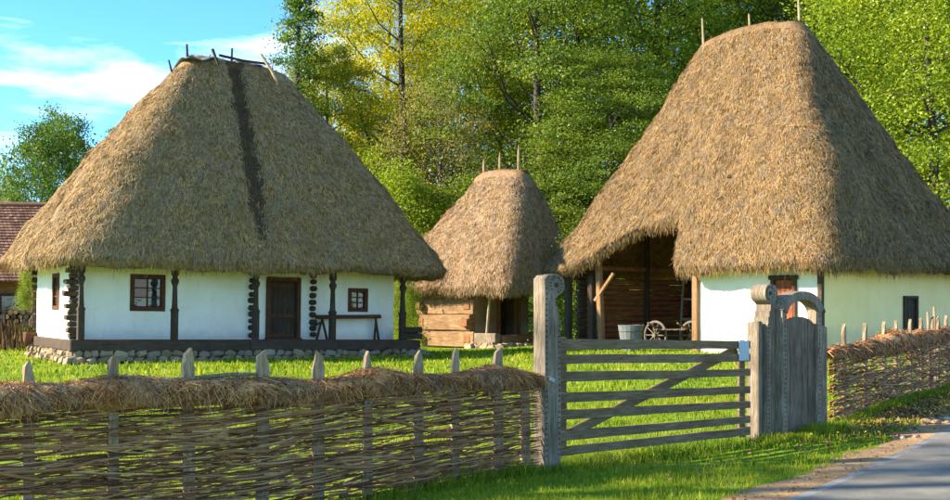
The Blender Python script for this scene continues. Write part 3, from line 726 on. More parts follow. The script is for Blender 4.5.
for s in (-.34, .3): MB().bar((s, 0, 0), (s + .12, .1, 2.3), .07, .07, .006, (0, 1, 0)).build('upright', M['wheel'], hf)
for z in (.9, 1.55, 2.2): MB().bar((-.36 + z * .05, -.045 + z * .04, z), (.36 + z * .05, -.045 + z * .04, z), .05, .08, .006).build('crossbar', M['wheel'], hf)

# ================================================================ hut in the middle: origin at the eave corner, local y along the sunlit log wall
hut = empty('log_hut', (1.33, 48, -.3), R(50)); hut.scale = (1.333, 1.333, 1.333)
tag(hut, 'small log hut with steep golden thatch standing between cottage and barn', 'hut')
def hlog(a, b, w, h, mt='log_wood', nm='log'): return MB().bar(a, b, w, h, .03, jit=.012).build(nm, M[mt], hut)
for k, (z, h) in enumerate(((.30, .52), (.84, .52), (1.37, .5), (1.86, .44))):
    e = .28 if k in (0, 2) else .12
    hlog((.5, 1.85 - e + .1, z), (.5, 3.97 + e, z), .26, h)
    hlog((.64, 3.85, z + .01), (3.4, 3.85, z + .01), .22, h * .97)
    hlog((.36 - (.16 if k == 1 else .02), 1.96, z + .012), (.62, 1.96, z + .012), .3, h * .52, 'red_log', 'log_end')
    hlog((.36 - (.2 if k in (0, 2) else .02), 3.98, z + .012), (.60, 3.98, z + .012), .24, h * .5, 'red_log', 'log_end')
m = MB(); m.wall((.64, 1.85, 0), (1, 0, 0), (0, -1, 0), 2.9, 2.3, .15, [(1.26, 2.26, .42, 1.98)]); m.build('wall', M['mud'], hut)
m = MB(); m.wall((3.55, 1.86, 0), (0, 1, 0), (1, 0, 0), 2.0, 2.3, .15, []); m.build('wall', M['mud'], hut)
hd = empty('doorway', (1.9, 1.85, .42)); hd.parent = hut
for x in (-.05, 1.05): MB().bar((x, -.03, 0), (x, -.03, 1.62), .1, .12, .008, (1, 0, 0)).build('frame', M['red_log'], hd)
MB().bar((-.12, -.035, 1.66), (1.12, -.035, 1.66), .12, .1, .008).build('frame', M['red_log'], hd)
MB().box((.5, .5, .8), (.96, .04, 1.55), None, 0, .01).build('door_leaf', M['dark_wood'], hd)
hlog((.5, .75, .26), (.5, 1.68, .26), .26, .5, 'grey_wood', 'porch_log'); hlog((.66, .78, .22), (3.3, .78, .22), .22, .42, 'red_log', 'porch_log')
MB().tube([(.5, 1.22, .5), (.48, 1.05, 2.05)], [.05, .045], 7).build('porch_pole', M['pole'], hut)
MB().tube([(3.3, .75, .0), (3.3, .75, 2.2)], [.07, .06], 7).build('porch_pole', M['red_log'], hut)
MB().bar((.5, .5, 2.12), (.5, 4.2, 2.12), .16, .14, .02).build('eaves_beam', M['red_log'], hut)
MB().bar((.3, .75, 2.28), (3.7, .75, 2.28), .16, .14, .02).build('eaves_beam', M['red_log'], hut)
for k in range(26):
    q = k / 25; stone(hut, (.3 + q * 3.2 if k % 2 else .3 + random.uniform(-.1, .1), .55 + random.uniform(-.15, .15) if k % 2 else .4 + q * 1.4, .06), (random.uniform(.14, .26), random.uniform(.12, .2), random.uniform(.08, .14)))
thatch_roof(hut, (-.2, 4.5, -.2, 5.6), 1.82, (1.6, 2.5, .6, 3.0), 5.75, M['thatch_hut'], 80000, 37, flare=-.04, r_eave=.45, thick=.3, sl=(.06, .18), sw=(.010, .019))
for y, h in ((1.05, .95), (1.85, .75), (2.55, .6)): MB().tube([(1.95, y, 5.7), (1.95, y, 5.8 + h * .7), (1.95, y, 5.8 + h)], [.055, .05, .012], 6).build('ridge_spike', M['stake_wood'], hut)

# ================================================================ wattle fences
def wattle(name, P, Q, us, ext, label, H, nrod, nhay, seed, tips, thick, drop=.3, lean=0, sw=1.0, absz=False, lext=.2):
    rg = np.random.default_rng(seed); rnd = random.Random(seed)
    P, Q = np.array(P), np.array(Q); Lf = np.linalg.norm(Q - P); D = (Q - P) / Lf; Nn = np.array((D[1], -D[0]))   # Nn towards the road
    root = empty(name, (P[0], P[1], G(*P)), math.atan2(D[1], D[0])); tag(root, label, 'fence')
    base = root.location.z
    ss = [ray_on(u, P, D) for u in us]; ss = ext[0] + ss + ext[1]; tips = [tips[0]] * len(ext[0]) + tips + [.93 if absz else tips[-1]] * len(ext[1])
    def gl(s): p = P + D * s; return G(*p) - base
    def TT(s): return H - (G(*(P + D * s)) if absz else 0)
    for s, tz in zip(ss, tips):
        w = .047 * rnd.uniform(.85, 1.15); th = .02; top = tz - base; m = MB(); tip = rnd.uniform(-.02, .02); z0 = gl(s) - .15
        out = [(-w, z0), (w, z0), (w * .95, top - .15), (w * .55, top - .045), (tip, top), (-w * .6, top - .05), (-w * .98, top - .16)]
        m.prism(out, lambda a, d, z: (a + s + (z * rnd.uniform(-.01, .01)), d - th, z), th * 2); o = m.build('stake', M['stake_wood'], root)
    # woven rods
    m = MB(); s0, s1 = min(ss) - lext, max(ss) + .12; sp = (max(ss) - min(ss)) / (len(ss) - 1)
    for k in range(nrod):
        z = .02 + (TT(s0 + (s1 - s0) * .4) - .05) * ((k * .61803) % 1) + rnd.uniform(-.03, .03); ln = rnd.uniform(.8, 2.2); a = rnd.uniform(s0 - .8, s1 - .3); b = min(a + ln, s1 + rnd.uniform(0, .05)); a = max(a, s0 - rnd.uniform(0, .05))
        r0 = rnd.choice((.004, .005, .006, .006, .007, .008, .009, .012)); ph = rnd.randint(0, 1); n = max(4, int((b - a) / .11)); slope = rnd.gauss(.0, .07) + lean; pts = []; rad = []
        amp = .024 + r0; wv = rnd.uniform(0, 6)
        for q in range(n + 1):
            s = a + (b - a) * q / n
            j = np.interp(s, ss, range(len(ss))) if ss[0] <= s <= ss[-1] else (s - ss[0]) / sp
            y = amp * math.cos(math.pi * (j + ph)) - .017 + rnd.uniform(-.006, .006)
            pts.append((s, y, gl(s) + min(TT(s) - .02, max(.01, z + slope * (s - a) + .012 * math.sin(s * 3 + wv) + rnd.uniform(-.005, .005))))); rad.append(r0 * (1.1 - .6 * q / n))
        m.tube(pts, rad, 4)
    ro = m.build('woven_rods', M['rod'], root, True, recalc=False); ro['kind'] = 'stuff'
    # a few thick branches
    for k in range(6):
        a = rnd.uniform(s0, s1 - 1.3); ln = rnd.uniform(.7, 1.3); z = rnd.uniform(H * .35, H * .95); sl_ = rnd.uniform(-.25, .15)
        MB().tube([(a + ln * q / 5, -.055 - .02 * math.sin(q), gl(a) + z + sl_ * ln * q / 5 + .02 * math.sin(q * 1.7)) for q in range(6)], [.019 - .0016 * q for q in range(6)], 6).build('branch', M['rod'], root, True)
    # capping of brown hay and straw
    n, mm = int(Lf * 16) + 20, 14; sv = np.linspace(s0 - .1, s1 + .1, n); th_ = np.linspace(0, 2 * np.pi, mm, endpoint=False); V = []
    cz = np.array([TT(q) for q in sv]) + .02 + vnoise(np.stack([sv * 1.6, sv * 0, sv * 0], -1), seed) * .035
    rr = thick * (1 + .55 * vnoise(np.stack([sv * 2.3, sv * 0 + 3, sv * 0], -1), seed + 1))
    endk = np.clip(np.minimum(np.arange(n), n - 1 - np.arange(n)) / 4, .03, 1) ** .5; rr = rr * endk
    for i in range(n):
        for a in th_:
            k = rr[i] * (1 + .2 * vnoise(np.array([[sv[i] * 9, a * 2, 0]]), seed + 2)[0]); V.append((sv[i], k * 1.15 * math.cos(a) - .015, gl(sv[i]) + cz[i] + k * .78 * math.sin(a) - (.03 if math.sin(a) < 0 else 0)))
    V = np.array(V); I = np.arange(n * mm).reshape(n, mm); J = np.roll(I, -1, 1); F = np.stack([I[:-1], J[:-1], J[1:], I[1:]], -1).reshape(-1, 4)
    cap = link('hay_capping', poly_mesh('hay_capping', V, F, True), M['hay'], root)
    i = rg.integers(0, n - 1, nhay); a = rg.uniform(-.5, np.pi + .9, nhay)        # front and top
    c = np.stack([sv[i] + rg.uniform(-.04, .04, nhay), -rr[i] * 1.15 * np.cos(a) * rg.uniform(.75, 1.15, nhay) - .015, np.array([gl(s) for s in sv])[i] + cz[i] + rr[i] * .78 * np.sin(a) * rg.uniform(.8, 1.2, nhay)], -1)
    nrm = np.stack([a * 0, -np.cos(a), np.sin(a)], -1); tang = np.stack([a * 0, -np.sin(a) * np.sign(np.cos(a)), -np.abs(np.cos(a)) - .1], -1)
    clump = vnoise(np.stack([c[:, 0] * 5, c[:, 2] * 4, c[:, 0] * 0], -1), seed + 7)
    dr = unit(tang * rg.uniform(.0, .9, nhay)[:, None] + np.array([1., 0, 0]) * (rg.normal(0, .75, nhay) + clump * .9)[:, None] + nrm * rg.uniform(-.15, .35, nhay)[:, None] + np.array([0, 0, -drop]))
    ln = rg.uniform(.04, .15, nhay)[:, None] * (1 + 1.0 * (rg.random(nhay) > .96))[:, None]
    wv = unit(np.cross(dr, nrm) + rg.normal(0, .3, (nhay, 3))) * rg.uniform(.003, .0085, nhay)[:, None] * sw
    Vs, Fs = strips(c, dr * ln, wv, .5)
    st = link('straw', poly_mesh('straw', Vs, Fs), M['hay'], cap); st['kind'] = 'stuff'
    return root
LP, LQ = (-3.43, 8.3), (.60, 11.06)
fl = wattle('wattle_fence', LP, LQ, [28, 113, 189, 262, 318, 367, 418, 455, 498], [[-1.9, -1.2, -.45], [4.74]], 'long woven wattle fence capped with brown hay, ending at the carved gate post', .90, 1150, 40000, 5,
            [1.20, 1.22, 1.26, 1.23, 1.215, 1.20, 1.195, 1.21, 1.205], .105, .2, absz=True)
fl_in = fl
# loose pale pole lying on the capping
MB().tube([(.25, -.06, 1.15), (.75, -.1, 1.16), (1.2, -.08, 1.18), (1.75, -.02, 1.21), (2.1, .0, 1.2)], [.016, .02, .019, .017, .012], 6).build('loose_pole', M['grey_wood'], fl, True)
RP, RQ = (4.20, 14.06), (7.85, 19.0)
fr = wattle('wattle_fence', RP, RQ, [844, 865, 884, 896, 910, 921, 932, 938, 946], [[], [6.9, 7.5, 8.1]], 'wattle fence with twisted straw rope top beside the wicket and road', .90, 950, 18000, 9,
            [1.36, 1.36, 1.37, 1.38, 1.39, 1.40, 1.42, 1.42, 1.43], .12, .15, sw=1.9, lext=.5)
for k, s in enumerate((1.1, 2.7)):      # second, longer stakes poking out
    MB().tube([(5.0 + k * .35, .03, .2), (5.0 + k * .37, .05, 1.42 + .08 * k)], [.025, .018], 6).build('stake', M['stake_wood'], fr)

# ================================================================ farm gate
GP, GQ = Vector((.84, 11.35, 0)), Vector((3.12, 13.07, 0)); GD = (GQ - GP).normalized(); GL = (GQ - GP).length
gate = empty('field_gate', (GP.x, GP.y, 0), math.atan2(GD.y, GD.x)); tag(gate, 'weathered wooden gate of seven long rails between carved posts', 'gate')
lv = [(339, 350), (354.5, 364), (372, 382), (393, 403), (410, 420), (431, 441), (447, 456)]; rv = [(341, 348.5), (354, 361.5), (369, 376), (386, 393), (401, 408), (416, 423), (427, 435)]
for (a, b), (c, d) in zip(lv, rv):
    z1 = 1.6 - ((a + b) / 2 - 305) * 11.35 / FPX; h1 = (b - a) * 11.35 / FPX; z2 = 1.6 - ((c + d) / 2 - 305) * 13.07 / FPX; h2 = (d - c) * 13.07 / FPX
    m = MB(); n = 8; th = .028; V = []
    for q in range(n + 1):
        k = q / n; z = z1 * (1 - k) + z2 * k + random.uniform(-.004, .004); h = (h1 * (1 - k) + h2 * k) * random.uniform(.95, 1.05)
        for y in (-th / 2, th / 2):
            for sg in (-1, 1): V.append((-.02 + (GL + .02) * k, y, z + sg * h / 2))
    F = []
    for q in range(n):
        o = q * 4; F += [(o, o + 4, o + 5, o + 1), (o + 2, o + 3, o + 7, o + 6), (o + 1, o + 5, o + 7, o + 3), (o, o + 2, o + 6, o + 4)]
    F += [(0, 1, 3, 2), (n * 4, n * 4 + 2, n * 4 + 3, n * 4 + 1)]
    m.add(V, F); m.build('rail', M['rail_wood'], gate)
MB().bar((.1, .04, .30), (2.68, .04, 1.10), .03, .1, .006).build('brace', M['rail_wood'], gate)
MB().bar((.06, .04, .1), (.06, .04, 1.28), .035, .1, .006, (1, 0, 0)).build('upright', M['rail_wood'], gate)
MB().bar((2.76, .04, .1), (2.76, .04, 1.2), .035, .1, .006, (1, 0, 0)).build('upright', M['rail_wood'], gate)
MB().box((2.73, -.024, 1.085), (.17, .012, .225), None, 0, .003).build('notice_plate', M['plate'], gate)

def carved_post(loc, rz, label, flip, H, w=.2, dp=.17):
    p = empty('gate_post', loc, rz); tag(p, label, 'gate post')
    s = -1 if flip else 1
    r = .105; cx, cz = .045, H - r; out = [(-.1, -.1), (.1, -.1), (.1, H - .47), (.085, H - .45), (.085, H - .385), (.06, H - .37), (.06, H - .315), (.035, H - .30), (.035, H - .235)]
    for k in range(13):
        a = -1.25 + (math.pi * .5 + 1.25 + .35) * k / 12; out.append((cx + r * math.cos(a), cz + r * math.sin(a)))
    out += [(-.06, H - .012), (-.1, H - .05)]
    out = [(a * s, z) for a, z in out]
    if flip: out = out[::-1]
    MB().prism(out, lambda a, d, z: (a, d - dp / 2, z), dp).build('shaft', M['grey_wood'], p)
    m = MB()
    def stud(a, z, q=.009): m.tube([(a, -dp / 2 + .002, z), (a, -dp / 2 - .008, z)], [q, q * .7], 6)
    z = .15
    while z < H - .12: stud(-.08 * s, z); z += .052
    z = .15
    while z < H - .5: stud(.08 * s, z); z += .052
    for k in range(12):
        a = -1.2 + k * .45; stud((cx + .075 * math.cos(a)) * s, cz + .075 * math.sin(a))
    o = m.build('carved_studs', M['dark_wood'], p); o['kind'] = 'stuff'
    MB().tube([(cx * s, -dp / 2 + .002, cz), (cx * s, -dp / 2 - .012, cz)], [.026, .018], 8).build('rosette', M['dark_wood'], p)
    return p
gp = carved_post((.70, 11.16, 0), math.atan2(GD.y, GD.x), 'pale grey carved gate post with round head, beside the hay-capped fence', False, 1.90)
MB().box((-.02, -.093, .88), (.07, .012, .035), Matrix.Rotation(.3, 3, 'Y'), 0, .003).build('tin_tag', M['plate'], gp)
gp2 = carved_post((3.37, 13.36, G(3.37, 13.36)), math.atan2(.67, .74), 'dark carved gate post with lit round knob, between gate and wicket', True, 1.80, dp=.2)
MB().box((-.165, .03, .62), (.09, .15, 1.5), None, .006, .012).build('hanging_post', M['grey_wood'], gp2)

# ================================================================ arched wicket
WD = Vector((.74, .67, 0)).normalized(); wx, wy = 3.50, 13.31
wk = empty('wicket_gate', (wx, wy, G(wx, wy)), math.atan2(WD.y, WD.x)); tag(wk, 'narrow arched wicket of dark weathered planks between post and fence', 'wicket')
MB().box((.05, 0, .74), (.10, .14, 1.56), None, .004, .012).build('jamb', M['grey_wood'], wk)
MB().box((.79, 0, .74), (.10, .14, 1.56), None, .004, .012).build('jamb', M['grey_wood'], wk)
MB().box((.915, .0, .6), (.13, .12, 1.42), None, .01, .02).build('side_post', M['grey_wood'], wk)
m = MB(); arc = []
for k in range(15):
    a = math.pi * (1 - k / 14); arc.append((.42 + .43 * math.cos(a), 1.5 + .22 * math.sin(a)))
for k in range(15):
    a = math.pi * k / 14; arc.append((.42 + .33 * math.cos(a), 1.46 + .16 * math.sin(a)))
m.prism(arc, lambda a, d, z: (a, d - .085, z), .17).build('arch', M['grey_wood'], wk)
for k in range(5):
    x0, x1 = .106 + k * .127, .106 + k * .127 + .123; top = lambda x: 1.25 + .17 * math.sqrt(max(0, 1 - ((x - .42) / .36) ** 2)); o_ = [(x0, .02), (x1, .02)] + [(x1 + (x0 - x1) * q / 4, top(x1 + (x0 - x1) * q / 4)) for q in range(5)]
    yy = random.uniform(-.006, .006); MB().prism(o_, lambda a, d, z: (a, d - .02 + yy, z), .035).build('plank', M['plank_wood'] if 'plank_wood' in M else M.setdefault('plank_wood', wood_mat('plank_wood', (.04, .027, .018), (.15, .105, .072), (.30, .22, .155), (8, 8, .6))), wk)
for z in (.3, 1.0): MB().box((.42, .038, z), (.62, .03, .09), None, 0, .006).build('batten', M['plank_wood'], wk)
m = MB()
for x in (.06, .79):
    z = .1
    while z < 1.5: m.tube([(x, -.071, z), (x, -.078, z)], [.009, .006], 6); z += .055
m.build('carved_studs', M['dark_wood'], wk)['kind'] = 'stuff'

# ================================================================ far left: shingled farmhouse, wood stack, brush fence
fh = empty('tiled_farmhouse', (-26, 45, 0), R(4)); tag(fh, 'dark wooden farmhouse with reddish tiled roof behind the cottage', 'house')
MB().box((6, 3, 1.4), (12, 5.5, 2.8)).build('wall', M['red_log'], fh)
for k in range(6): MB().bar((0.0 + k * 2.2, -.1, 0), (0.0 + k * 2.2, -.1, 2.8), .18, .18, .02, (1, 0, 0)).build('porch_post', M['dark_wood'], fh)
for k in range(3):
    w_ = empty('window', (7.2 + k * 1.9, .2, 1.0)); w_.parent = fh
    MB().box((.4, 0, .5), (.9, .12, 1.1), None, 0, .02).build('frame', M['dark_wood'], w_); MB().box((.4, -.07, .5), (.7, .03, .9)).build('pane', M['glass'], w_)
def tiles(par, z0, y0, z1, y1, rows, x0, x1):
    P, Fq = [], []
    w = .16; cols = int((x1 - x0) / w)
    for r in range(rows):
        a, b = r / rows, (r + 1.25) / rows
        for c in range(cols):
            xa = x0 + c * w + (w / 2 if r % 2 else 0) + .008; xb = xa + w - .016; i = len(P); j = random.uniform(0, .012)
            P += [(xa, y0 + (y1 - y0) * a - .02, z0 + (z1 - z0) * a + .05 + j), (xb, y0 + (y1 - y0) * a - .02, z0 + (z1 - z0) * a + .05 + j), (xb, y0 + (y1 - y0) * b, z0 + (z1 - z0) * b + .005), (xa, y0 + (y1 - y0) * b, z0 + (z1 - z0) * b + .005)]
            Fq.append((i, i + 1, i + 2, i + 3))
    return np.array(P), np.array(Fq)
rf = MB().add([(-.6, -1.0, 2.5), (12.6, -1.0, 2.5), (12.6, 3, 5.75), (-.6, 3, 5.75), (-.6, 7, 2.5), (12.6, 7, 2.5)], [(0, 1, 2, 3), (3, 2, 5, 4), (0, 3, 4), (1, 5, 2)]).build('roof', M['tile'], fh)
P_, F_ = tiles(fh, 2.5, -1.02, 5.75, 2.98, 26, -.6, 12.5); to = link('roof_tiles', poly_mesh('roof_tiles', P_, F_), M['tile'], rf); to['kind'] = 'stuff'
MB().tube([(-.6, 3, 5.84), (12.6, 3, 5.84)], .1, 8).build('ridge_cap', M['tile'], rf)
ws = empty('wood_stack', (-18.2, 42.5, 0), R(3)); tag(ws, 'low stack of split firewood in front of the farmhouse', 'wood stack')
for k in range(44):
    r, c = divmod(k, 11); q = random.uniform(.075, .11)
    MB().tube([(c * .22 + (.1 if r % 2 else 0), 0, .85 + r * .16), (c * .22 + (.1 if r % 2 else 0) + random.uniform(-.03, .03), -.5 - random.uniform(0, .1), .85 + r * .16)], q, 7).build('split_log', random.choice((M['dark_wood'], M['log_wood'], M['grey_wood'])), ws)
for c in (0.1, 1.2, 2.3): MB().box((c, -.2, .38), (.2, .5, .76), None, .01, .02).build('support', M['dark_wood'], ws)
bf = empty('brush_fence', (-18.6, 40, 0), R(2)); tag(bf, 'grey-brown brush fence standing behind the left corner of the cottage', 'fence')
m = MB()
for k in range(520):
    x = random.uniform(0, 4.6); z = random.uniform(-.1, .5); m.tube([(x, random.uniform(-.12, .12), z), (x + random.uniform(-.15, .15), random.uniform(-.14, .14), min(1.22, z + random.uniform(.4, .8)))], [.02, .012], 4, False)
o = m.build('brushwood', M['rod'], bf, recalc=False); o['kind'] = 'stuff'
for k in range(5): MB().tube([(k * 1.1 + .05, .0, -.1), (k * 1.1, .0, 1.3)], .05, 6).build('stake', M['dark_wood'], bf)

# ================================================================ trees
def tree_meshes(kind, seed, H, Wd, base, nclump, nleaf, leaf, shape, cr=(.7, 1.3), flat=.45, limbs=26):
    rg = np.random.default_rng(seed); rnd = random.Random(seed)
    tx, ty = rnd.uniform(0, 6), rnd.uniform(0, 6)
    def axis_(z): return np.array((.022 * H * math.sin(z / H * 3 + tx) - .022 * H * math.sin(tx), .022 * H * math.sin(z / H * 2.5 + ty) - .022 * H * math.sin(ty), z))
    m = MB(); hs_ = np.linspace(-.3, H * .95, 12); m.tube([axis_(z) for z in hs_], [max(.02, H * .017 * (1.12 - z / H) ** 1.1) for z in hs_], 8)
    C_ = []
    for k in range(nclump):
        f = base + (1 - base) * (k + rg.random()) / nclump; g = (f - base) / (1 - base)
        r = Wd * shape(g) * (rg.uniform(.25, 1) ** .6); a = k * 2.39996 + rg.normal(0, .3)
        lump = 1 + .28 * vnoise(np.array([[math.cos(a) * 1.6 + seed, math.sin(a) * 1.6, f * 5]]), seed)[0]
        C_.append(axis_(f * H) + np.array((r * lump * math.cos(a), r * lump * math.sin(a), rg.normal(0, .25))))
    C_ = np.array(C_)
    for k in rnd.sample(range(nclump), min(limbs, nclump)):
        c = C_[k]; rr = math.hypot(c[0], c[1]); z0 = max(H * base * .7, c[2] - rr * rnd.uniform(.5, 1.0)); a0 = axis_(z0); mid = a0 * .5 + c * .5 + np.array((rnd.gauss(0, .2), rnd.gauss(0, .2), -.12 * rr)); th = max(.015, H * .0055 * (1.2 - z0 / H))
        m.tube([a0, mid, c], [th, th * .65, th * .2], 5, False)
        for q in range(3):
            e = c + np.array((rnd.gauss(0, .35), rnd.gauss(0, .35), rnd.gauss(.1, .2))); m.tube([mid * .4 + c * .6, e], [th * .4, .008], 4, False)
    trunk = m.build('trunk', M['bark'], None, True, recalc=False); tm = trunk.data; bpy.data.objects.remove(trunk)
    n = nclump * nleaf; ci = np.repeat(np.arange(nclump), nleaf); rad = rg.uniform(*cr, nclump) * (1 - .3 * ((C_[:, 2] / H) > .85))
    v = np.clip(rg.normal(0, .5, (n, 3)), -1.05, 1.05) * rad[ci][:, None]; v[:, 2] = v[:, 2] * flat - .10 * (v[:, 0] ** 2 + v[:, 1] ** 2)
    p = C_[ci] + v
    nn = unit(rg.normal(0, .75, (n, 3)) + np.array([0, 0, .8]) + unit(C_[ci] * np.array([1, 1, 0])) * .35)
    d1 = unit(np.cross(nn, rg.normal(0, 1, (n, 3)))); d2 = np.cross(nn, d1); s = (leaf * rg.uniform(.6, 1.35, n))[:, None]
    V = np.empty((n, 4, 3)); V[:, 0] = p - d1 * s * .5; V[:, 1] = p + d2 * s * .3; V[:, 2] = p + d1 * s * .5; V[:, 3] = p - d2 * s * .3
    cm = poly_mesh('crown', V.reshape(-1, 3), np.arange(n * 4).reshape(n, 4)); cm.materials.append(M['leaf_green'])
    return tm, cm
rnd_sh = lambda g: max(.12, math.sin(math.pi * min(1, .16 + g * .80)) ** .7)
wide_sh = lambda g: max(.15, math.sin(math.pi * min(1, .28 + g * .68)) ** .6)
fir_sh = lambda g: max(.05, (1 - g) ** .85)
low_sh = lambda g: max(.2, math.cos(g * 1.35))
PROTO = {
    'broad': tree_meshes('broad', 1, 18, 5.2, .22, 330, 290, .12, rnd_sh),
    'broad2': tree_meshes('broad2', 2, 18, 5.6, .18, 330, 280, .12, wide_sh, (.8, 1.5), .32),
    'airy': tree_meshes('airy', 3, 18, 5.4, .28, 200, 240, .115, wide_sh, (.7, 1.3), .5, 70),
    'bare': tree_meshes('bare', 4, 13, 4.4, .28, 260, 80, .095, wide_sh, (.6, 1.1), .7, 150),
    'fir': tree_meshes('fir', 5, 16, 2.7, .1, 150, 130, .12, fir_sh, (.4, .9), .35, 40),
    'bush': tree_meshes('bush', 6, 6, 3.0, .04, 140, 230, .095, low_sh, (.5, .95), .6),
    'tall': tree_meshes('tall', 9, 17, 3.1, .5, 64, 130, .15, rnd_sh, (.5, 1.0), .5),
    'dense': tree_meshes('dense', 8, 15, 5.6, .06, 380, 250, .115, wide_sh, (.8, 1.5), .42),
}
def tree(kind, u, Y, H, mat, name, label, cat='tree', wide=1.0, group=None, dz=0, rot=None):
    Xw = (u - 475) / FPX * Y; tm, cm = PROTO[kind]; base_h = {'broad': 18, 'broad2': 18, 'airy': 18, 'bare': 13, 'fir': 16, 'bush': 6, 'dense': 15, 'tall': 17}[kind]; s = H / base_h
    e = empty(name, (Xw, Y, G(Xw, Y) + dz), random.Random(int(u * 13 + Y * 7)).uniform(0, 6.28) if rot is None else rot); e.scale = (s * wide, s * wide, s); tag(e, label, cat, group)
    link('trunk', tm, None, e); c = link('crown', cm, None, e)
    c.material_slots[0].link = 'OBJECT'; c.material_slots[0].material = M[mat]
    return e
WG = 'trees of the wood behind the farmstead'
tree('fir', 299, 61, 20.4, 'leaf_fir', 'larch_tree', 'slender dark green conifer rising beside the cottage roof ridge', wide=1.0)
tree('broad2', 418, 68, 24.5, 'leaf_yellow', 'yellow_tree', 'tall yellow autumn tree against the sky, right of the conifer', wide=.9, group=WG)
tree('broad', 384, 77, 23.5, 'leaf_yellow', 'yellow_tree', 'yellow crown just left of and behind the tall yellow tree', wide=.72, group=WG)
tree('bare', 440, 60, 13.5, 'leaf_tan', 'bare_tree', 'half bare tan tree with showing branches, in front of yellow tree', group=WG, wide=.85)
tree('broad', 336, 64, 15.5, 'leaf_olive', 'olive_tree', 'small yellow-green tree just behind the right slope of the cottage roof', group=WG)
tree('bush', 345, 59, 9.4, 'leaf_lime', 'shrub', 'lime shrub showing above the right slope of the cottage roof', 'shrub')
tree('bush', 398, 56, 8.2, 'leaf_lime', 'shrub', 'bright green shrub between cottage roof and hut roof', 'shrub', wide=1.1)
tree('bush', 440, 57.5, 7.6, 'leaf_green', 'shrub', 'leafy green shrub right behind the hut roof', 'shrub', wide=1.1)
tree('broad2', 500, 72, 25.3, 'leaf_olive', 'olive_tree', 'tall olive green tree above the hut, beside the yellow tree', group=WG)
tree('broad2', 548, 62, 23.4, 'leaf_dark', 'dark_tree', 'dark green spreading tree directly above the hut ridge spikes', group=WG, wide=.95)
tree('broad', 590, 68, 26.5, 'leaf_lime', 'green_tree', 'tall sunlit lime tree between hut and barn roof', group=WG)
tree('broad2', 610, 58, 13.8, 'leaf_dark', 'dark_tree', 'low dark green tree in the gap between hut and barn roofs', group=WG, wide=1.3)
tree('airy', 660, 71, 27.5, 'leaf_lime', 'green_tree', 'light green airy tree rising left of the barn ridge', group=WG)
tree('broad2', 690, 77, 28.3, 'leaf_green', 'green_tree', 'mid green tree behind the left end of the barn ridge', group=WG)
tree('airy', 752, 73, 27.4, 'leaf_lime', 'green_tree', 'thin lime tree above the middle of the barn ridge', group=WG)
tree('airy', 838, 69, 25.3, 'leaf_olive', 'branchy_tree', 'open branchy tree just right of the barn ridge', group=WG)
tree('broad', 800, 81, 30.4, 'leaf_dark', 'dark_tree', 'dark tree deep behind the barn ridge top', group=WG)
tree('broad2', 872, 71, 21.6, 'leaf_dark', 'dark_tree', 'dark green tree behind the bright tree at the right', group=WG)
tree('dense', 935, 47, 17.5, 'leaf_lime', 'lime_tree', 'big bright yellow-green tree at the right edge above the barn', wide=1.1)
tree('dense', 1015, 50, 21, 'leaf_lime', 'lime_tree', 'bright green tree cut by the right edge of the picture', wide=1.0)
tree('dense', 895, 66, 23, 'leaf_green', 'green_tree', 'tall green tree at the top right behind the lime tree', group=WG)
tree('bush', 36, 62, 11.2, 'leaf_fir', 'green_tree', 'round green tree behind the tiled farmhouse roof', wide=.72)
tree('bush', 72, 66, 12.2, 'leaf_fir', 'green_tree', 'fuller dark green tree touching the left slope of the cottage roof', wide=.68)
tree('bush', 12, 66, 8.6, 'leaf_green', 'green_tree', 'lower green tree above the farmhouse roof beside the left edge', wide=.6)
tree('fir', 108, 74, 13, 'leaf_dark', 'fir_tree', 'darker fir tip just left of the cottage roof slope', wide=1.2)
tree('bush', 6, 55, 6.2, 'leaf_tan', 'shrub', 'rusty autumn shrub above the farmhouse roof at the left edge', 'shrub', wide=.8)
tree('bush', 29, 43.5, 3.6, 'leaf_lime', 'shrub', 'sunlit lime shrub between farmhouse and cottage wall', 'shrub', wide=.3)
tree('bush', 402, 43, 3.8, 'leaf_lime', 'shrub', 'sunlit shrub seen through the end of the cottage porch', 'shrub', wide=.42)
tree('bush', 578, 50, 4.6, 'leaf_green', 'shrub', 'green shrub glimpsed between hut and barn posts', 'shrub', wide=.9)

o = tree('tall', 475, 7.5, 17, 'leaf_green', 'roadside_tree', 'tall roadside tree left of the fence whose shade falls on the road', wide=.95); o.location.x = -15.5
# far wood on the slope: one mass
rg = np.random.default_rng(77); nC = 520; cx = rg.uniform(-15, 70, nC); cy = rg.uniform(84, 114, nC); topz = 13 + 13 * sst((cx + 14) / 18)
cz = gz(cx, cy) + rg.uniform(0, 1, nC) * topz * .92; n = nC * 70; ci = np.repeat(np.arange(nC), 70)
p = np.stack([cx, cy, cz], -1)[ci] + rg.normal(0, 1, (n, 3)) * np.array([1.5, 1.5, .9]); nn = unit(rg.normal(0, .8, (n, 3)) + np.array([-.2, -.3, .7])); d1 = unit(np.cross(nn, rg.normal(0, 1, (n, 3)))); d2 = np.cross(nn, d1); s = rg.uniform(.35, .7, n)[:, None]
V = np.empty((n, 4, 3)); V[:, 0] = p - d1 * s * .5; V[:, 1] = p + d2 * s * .32; V[:, 2] = p + d1 * s * .5; V[:, 3] = p - d2 * s * .32
tag(link('far_wood', poly_mesh('far_wood', V.reshape(-1, 3), np.arange(n * 4).reshape(n, 4)), M['leaf_dark']), 'dense dark foliage of the wood on the hillside behind the trees', 'wood', kind='stuff')

